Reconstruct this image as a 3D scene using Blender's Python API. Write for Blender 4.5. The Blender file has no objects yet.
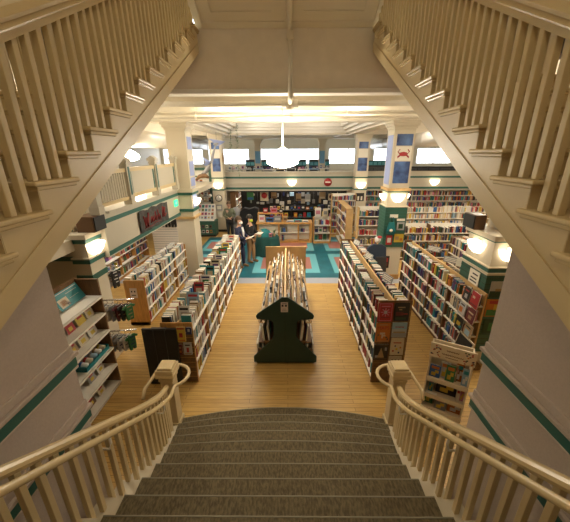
import bpy, bmesh, math, random
from mathutils import Vector, Matrix
random.seed(11)
SC = bpy.context.scene
EXPO = 0.8
COL = SC.collection
PI = math.pi
WORLD_LOC = {}

# ------------------------------------------------------------------ materials
MATS = {}
def mat(name, col, rough=0.6, metal=0.0, emit=None, strength=0.0, vary=0.0, scale=8.0, bump=0.0, stretch=(1, 1, 1), col2=None):
    m = bpy.data.materials.new(name); m.use_nodes = True
    nt = m.node_tree; b = nt.nodes['Principled BSDF']
    b.inputs['Base Color'].default_value = (*col, 1)
    b.inputs['Roughness'].default_value = rough
    b.inputs['Metallic'].default_value = metal
    if emit:
        b.inputs['Emission Color'].default_value = (*emit, 1)
        b.inputs['Emission Strength'].default_value = strength
    if vary > 0 or bump > 0 or col2:
        tc = nt.nodes.new('ShaderNodeTexCoord'); mp = nt.nodes.new('ShaderNodeMapping')
        mp.inputs['Scale'].default_value = stretch
        nz = nt.nodes.new('ShaderNodeTexNoise'); nz.inputs['Scale'].default_value = scale
        nz.inputs['Detail'].default_value = 5
        nt.links.new(tc.outputs['Object'], mp.inputs['Vector']); nt.links.new(mp.outputs[0], nz.inputs['Vector'])
        if vary > 0 or col2:
            r = nt.nodes.new('ShaderNodeValToRGB')
            a = tuple(c * (1 - vary) for c in col); d = col2 if col2 else tuple(min(1, c * (1 + vary)) for c in col)
            r.color_ramp.elements[0].position = 0.35; r.color_ramp.elements[1].position = 0.65
            r.color_ramp.elements[0].color = (*a, 1); r.color_ramp.elements[1].color = (*d, 1)
            nt.links.new(nz.outputs['Fac'], r.inputs['Fac']); nt.links.new(r.outputs['Color'], b.inputs['Base Color'])
        if bump > 0:
            bp = nt.nodes.new('ShaderNodeBump'); bp.inputs['Strength'].default_value = bump; bp.inputs['Distance'].default_value = 0.01
            nt.links.new(nz.outputs['Fac'], bp.inputs['Height']); nt.links.new(bp.outputs[0], b.inputs['Normal'])
    MATS[name] = m
    return m

def wood_floor_mat():
    m = bpy.data.materials.new('floor_boards'); m.use_nodes = True
    nt = m.node_tree; b = nt.nodes['Principled BSDF']; b.inputs['Roughness'].default_value = 0.34
    tc = nt.nodes.new('ShaderNodeTexCoord')
    br = nt.nodes.new('ShaderNodeTexBrick')
    br.inputs['Scale'].default_value = 1.0; br.inputs['Brick Width'].default_value = 1.7; br.inputs['Row Height'].default_value = 0.085
    br.inputs['Mortar Size'].default_value = 0.003; br.inputs['Mortar'].default_value = (.20, .11, .03, 1)
    br.inputs['Color1'].default_value = (.60, .40, .135, 1); br.inputs['Color2'].default_value = (.50, .315, .095, 1)
    br.offset = 0.37; br.inputs['Bias'].default_value = -0.1
    nt.links.new(tc.outputs['Object'], br.inputs['Vector'])
    mp = nt.nodes.new('ShaderNodeMapping'); mp.inputs['Scale'].default_value = (1.2, 18, 1)
    nz = nt.nodes.new('ShaderNodeTexNoise'); nz.inputs['Scale'].default_value = 3; nz.inputs['Detail'].default_value = 8
    nt.links.new(tc.outputs['Object'], mp.inputs[0]); nt.links.new(mp.outputs[0], nz.inputs['Vector'])
    r = nt.nodes.new('ShaderNodeValToRGB'); r.color_ramp.elements[0].color = (.78, .74, .68, 1); r.color_ramp.elements[1].color = (1.12, 1.08, 1.0, 1)
    r.color_ramp.elements[0].position = .3; r.color_ramp.elements[1].position = .7
    nt.links.new(nz.outputs['Fac'], r.inputs[0])
    mx = nt.nodes.new('ShaderNodeMix'); mx.data_type = 'RGBA'; mx.blend_type = 'MULTIPLY'; mx.inputs['Factor'].default_value = 1
    nt.links.new(br.outputs['Color'], mx.inputs['A']); nt.links.new(r.outputs[0], mx.inputs['B'])
    nt.links.new(mx.outputs['Result'], b.inputs['Base Color'])
    MATS['floor_boards'] = m
    return m

wood_floor_mat()
mat('paint_cream', (.58, .455, .25), .38, vary=.03, scale=3)
mat('paint_rail', (.62, .485, .27), .26)
mat('paint_wall', (.45, .375, .325), .7, vary=.03, scale=60, bump=.12)
mat('paint_front', (.50, .46, .37), .55)
mat('paint_landing', (.84, .76, .66), .6, vary=.03, scale=5)
mat('paint_ceiling', (.80, .74, .62), .6)
mat('paint_white', (.82, .79, .72), .5)
mat('paint_beige', (.62, .555, .43), .55)
mat('teal_trim', (.025, .115, .092), .45)
mat('green_paint', (.03, .105, .075), .5)
mat('rack_green', (.020, .050, .034), .5)
mat('carpet', (.125, .098, .052), .95, scale=60, stretch=(1.0, .4, .4), bump=.5, vary=.36)
mat('carpet_edge_lit', (.27, .25, .19), .9)  # paler than the carpet, for light caught on the step edges
mat('shaft_brown', (.09, .055, .03), .6, vary=.3, scale=3)
mat('oak', (.52, .27, .075), .42, vary=.16, scale=5, stretch=(9, 9, 1))
mat('walnut', (.17, .085, .03), .5, vary=.2, scale=5, stretch=(6, 6, 1))
mat('board_tan', (.55, .36, .16), .6, vary=.1, scale=4)
mat('shelf_white', (.84, .80, .72), .45)
mat('black', (.012, .011, .010), .55)
mat('dark_grey', (.05, .05, .055), .6)
mat('grey', (.28, .28, .29), .6)
mat('steel', (.62, .62, .62), .25, 1.0)
mat('paper', (.80, .76, .66), .8)
mat('notice', (.72, .62, .58), .8)
mat('print', (.05, .045, .05), .8)
mat('tile_teal', (.010, .13, .18), .35, vary=.15, scale=2)
mat('tile_aqua', (.13, .44, .52), .35)
mat('tile_pink', (.42, .17, .14), .4)
mat('threshold', (.34, .36, .42), .5)
mat('blue_banner', (.035, .06, .22), .4, vary=.5, scale=3, col2=(.10, .20, .46))
mat('blue_pale', (.30, .36, .62), .5)
mat('blue_sky', (.16, .38, .62), .5)
mat('brown_box', (.13, .065, .025), .45)
mat('skin', (.52, .30, .21), .55)
mat('hair_brown', (.07, .04, .02), .7)
mat('navy_cloth', (.015, .02, .055), .8)
mat('black_cloth', (.012, .012, .014), .9)
mat('khaki_cloth', (.30, .17, .075), .9)
mat('olive_cloth', (.13, .14, .09), .9)
mat('teal_cloth', (.01, .15, .17), .85)
mat('dark_teal_cloth', (.008, .06, .055), .9)
mat('shirt_white', (.75, .73, .72), .8)
mat('lime', (.46, .62, .02), .6)
mat('denim', (.035, .055, .09), .9)
mat('glass_lamp', (.9, .85, .75), .3, emit=(1, .84, .60), strength=3.2)
mat('fill_glow', (.9, .88, .8), .3, emit=(1, .92, .80), strength=30)  # glow for the added ceiling fill lamps
mat('fill_glow_dim', (.9, .88, .8), .3, emit=(1, .90, .72), strength=13)  # weaker glow for the added lamps close to the beams
mat('shaft_fill_glow', (.9, .88, .8), .3, emit=(1, .82, .54), strength=12)  # glow for the added stair shaft lamp
mat('glass_pendant', (.9, .88, .8), .3, emit=(1, .88, .68), strength=40)
mat('slot_light', (.9, .9, .9), .5, emit=(1, .93, .82), strength=5)
mat('exit_green', (.02, .5, .2), .5, emit=(.05, .9, .35), strength=1.0)
mat('glass_case', (.55, .75, .75), .1)
mat('duct', (.66, .62, .55), .4, .2)
mat('leaf', (.06, .13, .03), .7)
mat('banner_cloth', (.055, .052, .05), .9, vary=.3, scale=14)
mat('banner_red', (.20, .02, .02), .9)
mat('cardboard_sign', (.66, .56, .40), .8)
def glass_mat():
    m = bpy.data.materials.new('window_glass'); m.use_nodes = True
    nt = m.node_tree; nt.nodes.remove(nt.nodes['Principled BSDF'])
    t = nt.nodes.new('ShaderNodeBsdfTransparent'); g = nt.nodes.new('ShaderNodeBsdfGlossy'); g.inputs['Roughness'].default_value = .05
    x = nt.nodes.new('ShaderNodeMixShader'); x.inputs[0].default_value = .06
    nt.links.new(t.outputs[0], x.inputs[1]); nt.links.new(g.outputs[0], x.inputs[2])
    nt.links.new(x.outputs[0], nt.nodes['Material Output'].inputs[0])
    MATS['window_glass'] = m
glass_mat()

BOOKCOLS = {
 'white': (.76, .73, .68), 'cream': (.66, .56, .40), 'red': (.42, .025, .03), 'maroon': (.14, .02, .025), 'navy': (.02, .03, .12),
 'blue': (.03, .13, .38), 'pale blue': (.30, .46, .60), 'teal': (.02, .26, .30), 'green': (.04, .20, .06), 'dark green': (.02, .07, .035),
 'yellow': (.66, .46, .05), 'orange': (.55, .17, .02), 'brown': (.14, .075, .035), 'black': (.015, .014, .014), 'grey': (.24, .24, .24),
 'purple': (.12, .04, .18), 'pink': (.58, .20, .28), 'tan': (.40, .27, .14), 'silver': (.48, .49, .50), 'beige': (.56, .47, .34)}
BNAMES = list(BOOKCOLS)
for k, c in BOOKCOLS.items(): mat('book_' + k, tuple(v * .82 for v in c), .5)
BMATS = [MATS['book_' + k] for k in BNAMES] + [MATS['paper']]
PAPER = len(BNAMES)

# ------------------------------------------------------------------ mesh builder
class MB:
    def __init__(s): s.v = []; s.f = []; s.m = []; s.sm = []
    def add(s, vs, fs, mi=0, smooth=False, M=None):
        o = len(s.v)
        for p in vs:
            p = Vector(p)
            s.v.append(tuple(M @ p) if M else tuple(p))
        for f in fs:
            s.f.append([i + o for i in f]); s.m.append(mi); s.sm.append(smooth)
        return s
    def box(s, x0, y0, z0, x1, y1, z1, mi=0, M=None):
        if x1 < x0: x0, x1 = x1, x0
        if y1 < y0: y0, y1 = y1, y0
        if z1 < z0: z0, z1 = z1, z0
        vs = [(x0, y0, z0), (x1, y0, z0), (x1, y1, z0), (x0, y1, z0), (x0, y0, z1), (x1, y0, z1), (x1, y1, z1), (x0, y1, z1)]
        return s.add(vs, [(0, 3, 2, 1), (4, 5, 6, 7), (0, 1, 5, 4), (1, 2, 6, 5), (2, 3, 7, 6), (3, 0, 4, 7)], mi, False, M)
    def cbox(s, x0, y0, z0, x1, y1, z1, c=.01, mi=0, M=None):
        b = bmesh.new(); bmesh.ops.create_cube(b, size=1)
        for v in b.verts:
            v.co = Vector(((x0 + x1) / 2 + v.co.x * abs(x1 - x0), (y0 + y1) / 2 + v.co.y * abs(y1 - y0), (z0 + z1) / 2 + v.co.z * abs(z1 - z0)))
        bmesh.ops.bevel(b, geom=list(b.edges), offset=c, segments=2, affect='EDGES', profile=.5)
        b.verts.index_update()
        s.add([v.co for v in b.verts], [[v.index for v in f.verts] for f in b.faces], mi, False, M); b.free()
        return s
    def prism(s, poly, axis, a, b, mi=0, M=None):
        # poly in the other two axes (order x,y,z minus axis), extruded from a to b
        def P(p, t):
            return {'x': (t, p[0], p[1]), 'y': (p[0], t, p[1]), 'z': (p[0], p[1], t)}[axis]
        n = len(poly); vs = [P(p, a) for p in poly] + [P(p, b) for p in poly]
        fs = [tuple(range(n))[::-1], tuple(range(n, 2 * n))] + [(i, (i + 1) % n, n + (i + 1) % n, n + i) for i in range(n)]
        return s.add(vs, fs, mi, False, M)
    def lathe(s, prof, c=(0, 0, 0), n=24, mi=0, smooth=True, ang=2 * PI, a0=0, M=None):
        full = abs(ang - 2 * PI) < 1e-6; k = n if full else n + 1; vs = []; fs = []
        for r, z in prof:
            for i in range(k):
                a = a0 + ang * i / n
                vs.append((c[0] + r * math.cos(a), c[1] + r * math.sin(a), c[2] + z))
        for j in range(len(prof) - 1):
            for i in range(n):
                i2 = (i + 1) % k
                fs.append((j * k + i, j * k + i2, (j + 1) * k + i2, (j + 1) * k + i))
        return s.add(vs, fs, mi, smooth, M)
    def tube(s, pts, r, n=8, mi=0, closed=False, caps=True, smooth=True):
        pts = [Vector(p) for p in pts]; N = len(pts); vs = []; fs = []
        for i, p in enumerate(pts):
            a = pts[(i - 1) % N] if (closed or i > 0) else p
            b = pts[(i + 1) % N] if (closed or i < N - 1) else p
            d = (b - a).normalized()
            u = Vector((0, 0, 1)) if abs(d.z) < .9 else Vector((1, 0, 0))
            x = d.cross(u).normalized(); y = d.cross(x).normalized()
            rr = r[i] if isinstance(r, (list, tuple)) else r
            for k in range(n):
                t = 2 * PI * k / n
                vs.append(p + x * math.cos(t) * rr + y * math.sin(t) * rr)
        for i in range(N if closed else N - 1):
            j = (i + 1) % N
            for k in range(n):
                k2 = (k + 1) % n
                fs.append((i * n + k, i * n + k2, j * n + k2, j * n + k))
        if caps and not closed:
            fs.append(tuple(range(n))[::-1]); fs.append(tuple((N - 1) * n + k for k in range(n)))
        return s.add(vs, fs, mi, smooth)
    def sweep(s, pts, prof, mi=0):
        # profile (side, up) swept along a path, kept upright; open path with caps
        pts = [Vector(p) for p in pts]; N = len(pts); n = len(prof); vs = []; fs = []
        for i, p in enumerate(pts):
            a = pts[max(0, i - 1)]; b = pts[min(N - 1, i + 1)]
            d = (b - a).normalized(); side = Vector((d.y, -d.x, 0)).normalized(); up = side.cross(d).normalized()
            if up.z < 0: up = -up
            for q in prof: vs.append(p + side * q[0] + up * q[1])
        for i in range(N - 1):
            for k in range(n):
                k2 = (k + 1) % n
                fs.append((i * n + k, i * n + k2, (i + 1) * n + k2, (i + 1) * n + k))
        fs.append(tuple(range(n))[::-1]); fs.append(tuple((N - 1) * n + k for k in range(n)))
        return s.add(vs, fs, mi)
    def ball(s, c, r, n=12, mi=0, sq=(1, 1, 1)):
        prof = [(max(1e-4, r * math.sin(PI * i / 8)) , -r * math.cos(PI * i / 8)) for i in range(9)]
        M = Matrix.Translation(c) @ Matrix.Diagonal((*sq, 1))
        return s.lathe(prof, (0, 0, 0), n, mi, True, M=M)
    def build(s, name, mats, parent=None, bevel=0.0):
        me = bpy.data.meshes.new(name)
        off = WORLD_LOC.get(parent.name, Vector((0, 0, 0))) if parent else Vector((0, 0, 0))
        me.from_pydata([tuple(Vector(p) - off) for p in s.v], [], s.f)
        if not isinstance(mats, (list, tuple)): mats = [mats]
        for m in mats: me.materials.append(MATS[m] if isinstance(m, str) else m)
        me.polygons.foreach_set('material_index', s.m); me.polygons.foreach_set('use_smooth', s.sm)
        b = bmesh.new(); b.from_mesh(me); bmesh.ops.recalc_face_normals(b, faces=b.faces); b.to_mesh(me); b.free()
        me.update()
        o = bpy.data.objects.new(name, me); COL.objects.link(o)
        if parent:
            o.parent = parent; WORLD_LOC[o.name] = off
        else:
            WORLD_LOC[o.name] = Vector((0, 0, 0))
        if bevel:
            md = o.modifiers.new('bevel', 'BEVEL'); md.width = bevel; md.segments = 2; md.limit_method = 'ANGLE'
        return o

def tag(o, label=None, cat=None, group=None, kind=None):
    if label: o['label'] = label
    if cat: o['category'] = cat
    if group: o['group'] = group
    if kind: o['kind'] = kind
    return o
def thing(name, loc, label, cat, group=None):
    o = bpy.data.objects.new(name, None); COL.objects.link(o); o.location = loc
    o.empty_display_size = .1
    WORLD_LOC[o.name] = Vector(loc)
    return tag(o, label, cat, group)
def struct(mb, name, mats, bevel=0.0):
    return tag(mb.build(name, mats, None, bevel), kind='structure')
def B(*a, **k): return MB().box(*a, **k)
def CB(*a, **k): return MB().cbox(*a, **k)
def text(name, body, size, M, m, parent, depth=.001, align='CENTER'):
    c = bpy.data.curves.new(name, 'FONT'); c.body = body; c.size = size; c.extrude = depth
    c.align_x = align; c.align_y = 'CENTER'; c.materials.append(MATS[m])
    o = bpy.data.objects.new(name, c); COL.objects.link(o); o.parent = parent
    off = WORLD_LOC[parent.name]
    bpy.context.view_layer.update()
    me = bpy.data.meshes.new_from_object(o.evaluated_get(bpy.context.evaluated_depsgraph_get()))
    bpy.data.objects.remove(o); me.name = name
    me.transform(Matrix.Translation(-off) @ M)
    o = bpy.data.objects.new(name, me); COL.objects.link(o); o.parent = parent; WORLD_LOC[o.name] = off
    return o
def face_mat(loc, xdir, up):
    # text frame: x along xdir, y along up
    x = Vector(xdir).normalized(); y = Vector(up).normalized(); z = x.cross(y)
    return Matrix.Translation(loc) @ Matrix((x, y, z)).transposed().to_4x4()

# ------------------------------------------------------------------ camera
H = 3.85
fpx, pit, yaw, rol = 305.0, math.radians(19.56), math.radians(-.53), math.radians(.26)
fw = Vector((math.sin(yaw) * math.cos(pit), math.cos(yaw) * math.cos(pit), -math.sin(pit)))
rt = Vector((math.cos(yaw), -math.sin(yaw), 0)); dn = fw.cross(rt)
r2 = rt * math.cos(rol) + dn * math.sin(rol); d2 = dn * math.cos(rol) - rt * math.sin(rol)
cam = bpy.data.cameras.new('camera'); cam.sensor_width = 36; cam.lens = fpx / 570 * 36; cam.clip_start = .05
co = bpy.data.objects.new('camera', cam); COL.objects.link(co)
co.matrix_world = Matrix.Translation((0, 0, H)) @ Matrix((r2, -d2, -fw)).transposed().to_4x4()
SC.camera = co
CAMP = Vector((0, 0, H))
def project(p):
    q = Vector(p) - CAMP; z = q.dot(fw)
    if z < .1: return None
    return 285 + fpx * q.dot(r2) / z, 261 + fpx * q.dot(d2) / z, z
# ------------------------------------------------------------------ setting
SX = -0.07                                     # centre line of the stairs
struct(B(-10, -4, -.12, 13, 8.75, 0), 'floor', 'floor_boards')
struct(B(-10, 8.75, -.12, 13, 9.2, 0), 'floor_threshold', ['threshold'])
mb = MB()
mb.box(-10, 9.2, -.12, -3.75, 25, 0, 0); mb.box(3.25, 9.2, -.12, 13, 25, 0, 0); mb.box(-3.75, 14.3, -.12, 3.25, 25, 0, 0)
struct(mb, 'floor_back', ['floor_boards'])
mb = MB(); mb.box(-3.75, 9.2, -.12, 3.25, 14.3, -.001, 0)
struct(mb, 'floor_tile', ['tile_teal'])
mb = MB(); pk = MB()
for cx, hw in ((-.05, 1.16), (-3.0, .62), (2.45, .85)):
    for cy, hy in ((10.65, 1.02), (12.95, .85)):
        mb.box(cx - hw, cy - hy, -.001, cx + hw, cy + hy, .0015)
        pk.box(cx - hw * .78, cy - hy * .62, .0015, cx + hw * .78, cy + hy * .62, .003)
struct(mb, 'floor_tile_aqua', 'tile_aqua'); struct(pk, 'floor_tile_pink', 'tile_pink')

# outer walls
struct(B(-10, -4, 0, -9.8, 25, 5.2), 'wall_left', 'paint_beige')
struct(B(12.8, -4, 0, 13, 25, 5.2), 'wall_right', 'paint_beige')
struct(B(-9.8, -4, 0, 12.8, -3.8, 8.4), 'wall_back', 'paint_beige')
# far wall with a long band of windows above the mezzanine
mb = MB(); mb.box(-10, 24.8, 0, 13, 25, 3.0); mb.box(-10, 24.8, 4.15, 13, 25, 5.2)
wx = [-9.8, -6.3, -2.75, 2.95, 6.4, 9.7, 12.8]
for x in wx: mb.box(x - .2, 24.8, 3.0, x + .2, 25, 4.15)
struct(mb, 'wall_far', 'paint_beige')
for i in range(len(wx) - 1):
    w = MB(); x0, x1 = wx[i] + .2, wx[i + 1] - .2
    for a in ((x0, 3.0, x0 + .05, 4.15), (x1 - .05, 3.0, x1, 4.15), (x0, 3.0, x1, 3.05), (x0, 4.1, x1, 4.15), ((x0 + x1) / 2 - .03, 3.0, (x0 + x1) / 2 + .03, 4.15)):
        w.box(a[0], 24.84, a[1], a[2], 24.92, a[3])
    f = struct(w, 'window_%d' % (i + 1), 'paint_white')
    B(x0 + .05, 24.87, 3.05, x1 - .05, 24.88, 4.1).build('pane', 'window_glass', f)
# glazed strips on the two long sides of the mezzanine level
for sgn, X, nm in ((-1, -9.8, 'left'), (1, 12.8, 'right')):
    pass

# ceiling of the shop, with an open shaft above the stairs
mb = MB()
mb.box(-10, -4, 5.2, -3.1, 6.5, 5.4); mb.box(3.1, -4, 5.2, 13, 6.5, 5.4); mb.box(-10, 6.72, 5.2, 13, 25, 5.4)
struct(mb, 'ceiling', 'paint_ceiling')
mb = MB(); mb.box(-3.3, -4, 4.9, -3.1, 6.5, 8.2); struct(mb, 'wall_shaft_left', 'shaft_brown')
mb = MB(); mb.box(3.1, -4, 4.9, 3.3, 6.5, 8.2); struct(mb, 'wall_shaft_right', 'shaft_brown')
struct(B(-3.3, -4, 8.2, 3.3, 6.8, 8.4), 'ceiling_shaft', 'paint_ceiling')
# wall under the upper landing, its lip and the panelled slope above it
struct(B(-3.1, 6.5, 4.98, 3.1, 6.7, 6.02), 'wall_landing', 'paint_landing')
struct(B(-3.1, 6.45, 4.90, 3.1, 6.75, 4.98), 'trim_1', 'paint_white', .012)
mb = MB()
mb.prism([(6.5, 5.96), (2.2, 8.18), (2.2, 8.2), (6.5, 6.2)], 'x', -1.62, 1.62)
s_ = struct(mb, 'ceiling_slope', 'paint_ceiling')
sl = (8.18 - 5.96) / (2.2 - 6.5)
ang = math.atan(sl)
def on_slope(x0, y0, x1, y1, d0, d1, mbx):
    # a bar lying on the underside of the slope between two Y values
    vs = []
    for d in (d0, d1):
        for (x, y) in ((x0, y0), (x1, y0), (x1, y1), (x0, y1)):
            z = 5.96 + sl * (y - 6.5); nx = Vector((0, math.sin(ang), -math.cos(ang)))
            vs.append(Vector((x, y, z)) + nx * d)
    mbx.add(vs, [(0, 1, 2, 3), (7, 6, 5, 4), (0, 4, 5, 1), (1, 5, 6, 2), (2, 6, 7, 3), (3, 7, 4, 0)])
mb = MB()
for x0, x1 in ((-1.62, -1.5), (1.5, 1.62), (-.05, .05)): on_slope(x0, 6.5, x1, 2.2, -.01, .035, mb)
for y0 in (6.5, 5.6, 4.4): on_slope(-1.5, y0, 1.5, y0 - .1, -.01, .03, mb)
for x0, x1 in ((-1.34, -1.29), (-.28, -.23), (.23, .28), (1.29, 1.34)): on_slope(x0, 6.24, x1, 5.65, -.01, .02, mb)
for y0 in (6.28, 5.7): 
    on_slope(-1.34, y0, -.23, y0 - .05, -.01, .02, mb); on_slope(.23, y0, 1.34, y0 - .05, -.01, .02, mb)
mb.build('moulding', 'paint_ceiling', s_)

# cross beams and recessed tray frames
for i, y in enumerate((9.1, 15.9, 20.4)):
    struct(B(-9.8, y, 4.66, 12.8, y + .6, 5.2), 'beam' if i == 0 else 'beam.%03d' % i, 'paint_ceiling', .015)
for i, x in enumerate((-3.42, 2.95)):
    mb = MB(); mb.box(x, 9.7, 4.66, x + .55, 15.9, 5.2); struct(mb, 'beam_long' if i == 0 else 'beam_long.001', 'paint_ceiling', .015)
def tray(x0, y0, x1, y1, name):
    mb = MB()
    for k in range(3):
        d = .16 * k; z0 = 4.74 + .12 * k; w = .16
        mb.box(x0 + d, y0 + d, z0, x1 - d, y0 + d + w, 5.2); mb.box(x0 + d, y1 - d - w, z0, x1 - d, y1 - d, 5.2)
        mb.box(x0 + d, y0 + d, z0, x0 + d + w, y1 - d, 5.2); mb.box(x1 - d - w, y0 + d, z0, x1 - d, y1 - d, 5.2)
    struct(mb, name, 'paint_white')
tray(-2.87, 9.7, 2.95, 15.9, 'trim_2'); tray(-2.87, 16.5, 2.95, 20.4, 'trim_3')
struct(B(-3.1, 7.3, 4.86, 3.1, 7.55, 5.2), 'beam_small', 'paint_ceiling', .01)
struct(B(-9.8, 8.2, 4.80, 12.8, 8.35, 5.2), 'beam_small.001', 'paint_ceiling', .01)
# light slots in the far ceiling

# far mezzanine: slab, front band with two green stripes
def band(mbs, x0, y0, x1, y1, n):
    """cream front with a lip and two stripes along a run; n = outward normal"""
far = MB(); far.box(-3.45, 16.0, 2.0, 12.8, 16.2, 2.9); far.box(-3.45, 15.94, 2.88, 12.8, 16.26, 2.95); far.box(-3.45, 15.97, 2.33, 12.8, 16.0, 2.38)
struct(far, 'wall_mezzanine_far', 'paint_front')
mb = MB(); mb.box(-3.45, 15.985, 2.62, 12.8, 16.0, 2.71); mb.box(-3.45, 15.985, 2.08, 12.8, 16.0, 2.18)
struct(mb, 'trim_4', 'teal_trim')
struct(B(-9.8, 16.2, 2.3, 12.8, 24.8, 2.5), 'floor_mezzanine_far', 'paint_beige')
# left mezzanine
lf = MB(); lf.box(-3.5, 5.35, 2.03, -3.3, 9.3, 2.82); lf.box(-3.56, 5.5, 2.82, -3.24, 9.3, 2.86)
struct(lf, 'wall_mezzanine_left', 'paint_front')
mb = MB(); mb.box(-3.3, 5.35, 2.65, -3.285, 9.3, 2.73); mb.box(-3.3, 5.35, 2.06, -3.285, 9.3, 2.14); struct(mb, 'trim_5', 'teal_trim')
struct(B(-9.8, 3.2, 2.3, -3.6, 16.2, 2.5), 'floor_mezzanine_left', 'paint_beige')

# wall behind the left column, towards the stairs (banded in the same way)
lw = MB(); lw.box(-9.8, 5.05, 0, -3.65, 5.25, 2.8); struct(lw, 'wall_alcove_left', 'paint_beige')
mb = MB(); mb.box(-9.8, 5.035, 2.6, -3.66, 5.05, 2.7); mb.box(-9.8, 5.035, 2.06, -3.66, 5.05, 2.14); struct(mb, 'trim_6', 'teal_trim')
# back of the shop under the far mezzanine
struct(B(-3.45, 19.4, 0, 3.1, 19.6, 2.3), 'wall_shopfront', 'black')
struct(B(-9.8, 19.4, 0, -3.45, 19.6, 2.3), 'wall_under_mezzanine_left', 'paint_white')
struct(B(3.1, 16.6, 0, 12.8, 16.8, 2.3), 'wall_under_mezzanine_right', 'paint_white')

# walls below the two upper flights, with cap rail and green stripe twice
for sg, nm, yo in ((-1, 'left', 0), (1, 'right', .22)):
    X = sg * 1.66; X2 = sg * 1.80
    mb = MB(); mb.prism([(-1.6, 0), (1.95 + yo, 0), (1.95 + yo, 3.22 + yo * .5), (-1.6, 1.35)], 'x', X, X2)
    struct(mb, 'wall_stair_' + nm, 'paint_wall')
    cap = MB(); tl = MB()
    for z in ((2.40, 1.89) if sg < 0 else (2.29, 1.80)):
        cap.box(X - sg * .035, -1.6, z - .02, X2 + sg * .03, 1.985 + yo, z + .012); cap.box(X - sg * .014, -1.6, z + .012, X2, 1.96 + yo, z + .075); cap.box(X - sg * .02, -1.6, z - .13, X, 1.97 + yo, z - .105)
        tl.box(X - sg * .018, -1.6, z - .105, X, 1.965 + yo, z - .02)
    struct(cap, 'trim_7' if sg < 0 else 'trim_8', 'paint_wall', .006); struct(tl, 'trim_9' if sg < 0 else 'trim_10', 'teal_trim')

# ------------------------------------------------------------------ central stairs
YK = [None, 3.66, 3.38, 3.11, 2.84, 2.57, 2.32, 2.07, 1.82, 1.58, 1.35, 1.12, .89, .66]
SAG = [None, .095, .08, .065, .05, .035, .02, .008] + [0] * 6
WK = [None, 1.52, 1.45, 1.38, 1.32, 1.26, 1.21] + [1.18] * 7
RI = .154
st = thing('staircase', (SX, 0, 0), 'broad central staircase with grey carpet fanning out to the wood floor', 'staircase')
def step_poly(k, w, back):
    pts = []; n = 16
    for i in range(n + 1):
        x = -w + 2 * w * i / n
        pts.append((SX + x, YK[k] - SAG[k] * x * x))
    return [(SX - w, back)] + pts + [(SX + w, back)]
for k in range(1, 14):
    back = YK[k + 1] - .45 if k < 13 else -1.4
    w = WK[k] + .19 if k > 1 else WK[k] + .17
    s = MB().prism(step_poly(k, w, back), 'z', RI * (k - 1) if k > 1 else 0, RI * k - .012).build('step', 'paint_beige', st)
    cp = MB()
    pol = step_poly(k, WK[k], back); pol = [(x, y + .012) if 0 < i < len(pol) - 1 else (x, y) for i, (x, y) in enumerate(pol)]
    cp.prism(pol, 'z', RI * (k - 1) + .002, RI * k)
    cp.build('carpet', 'carpet', s)
    edge = []
    for i in range(17):
        x = -WK[k] + 2 * WK[k] * i / 16
        edge.append((SX + x, YK[k] - SAG[k] * x * x + .008, RI * k - .006))
    MB().tube(edge, .009, 6).build('nosing_highlight', 'carpet_edge_lit', s)  # pale strip paints the light along each step edge
ZL = RI * 13

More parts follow.
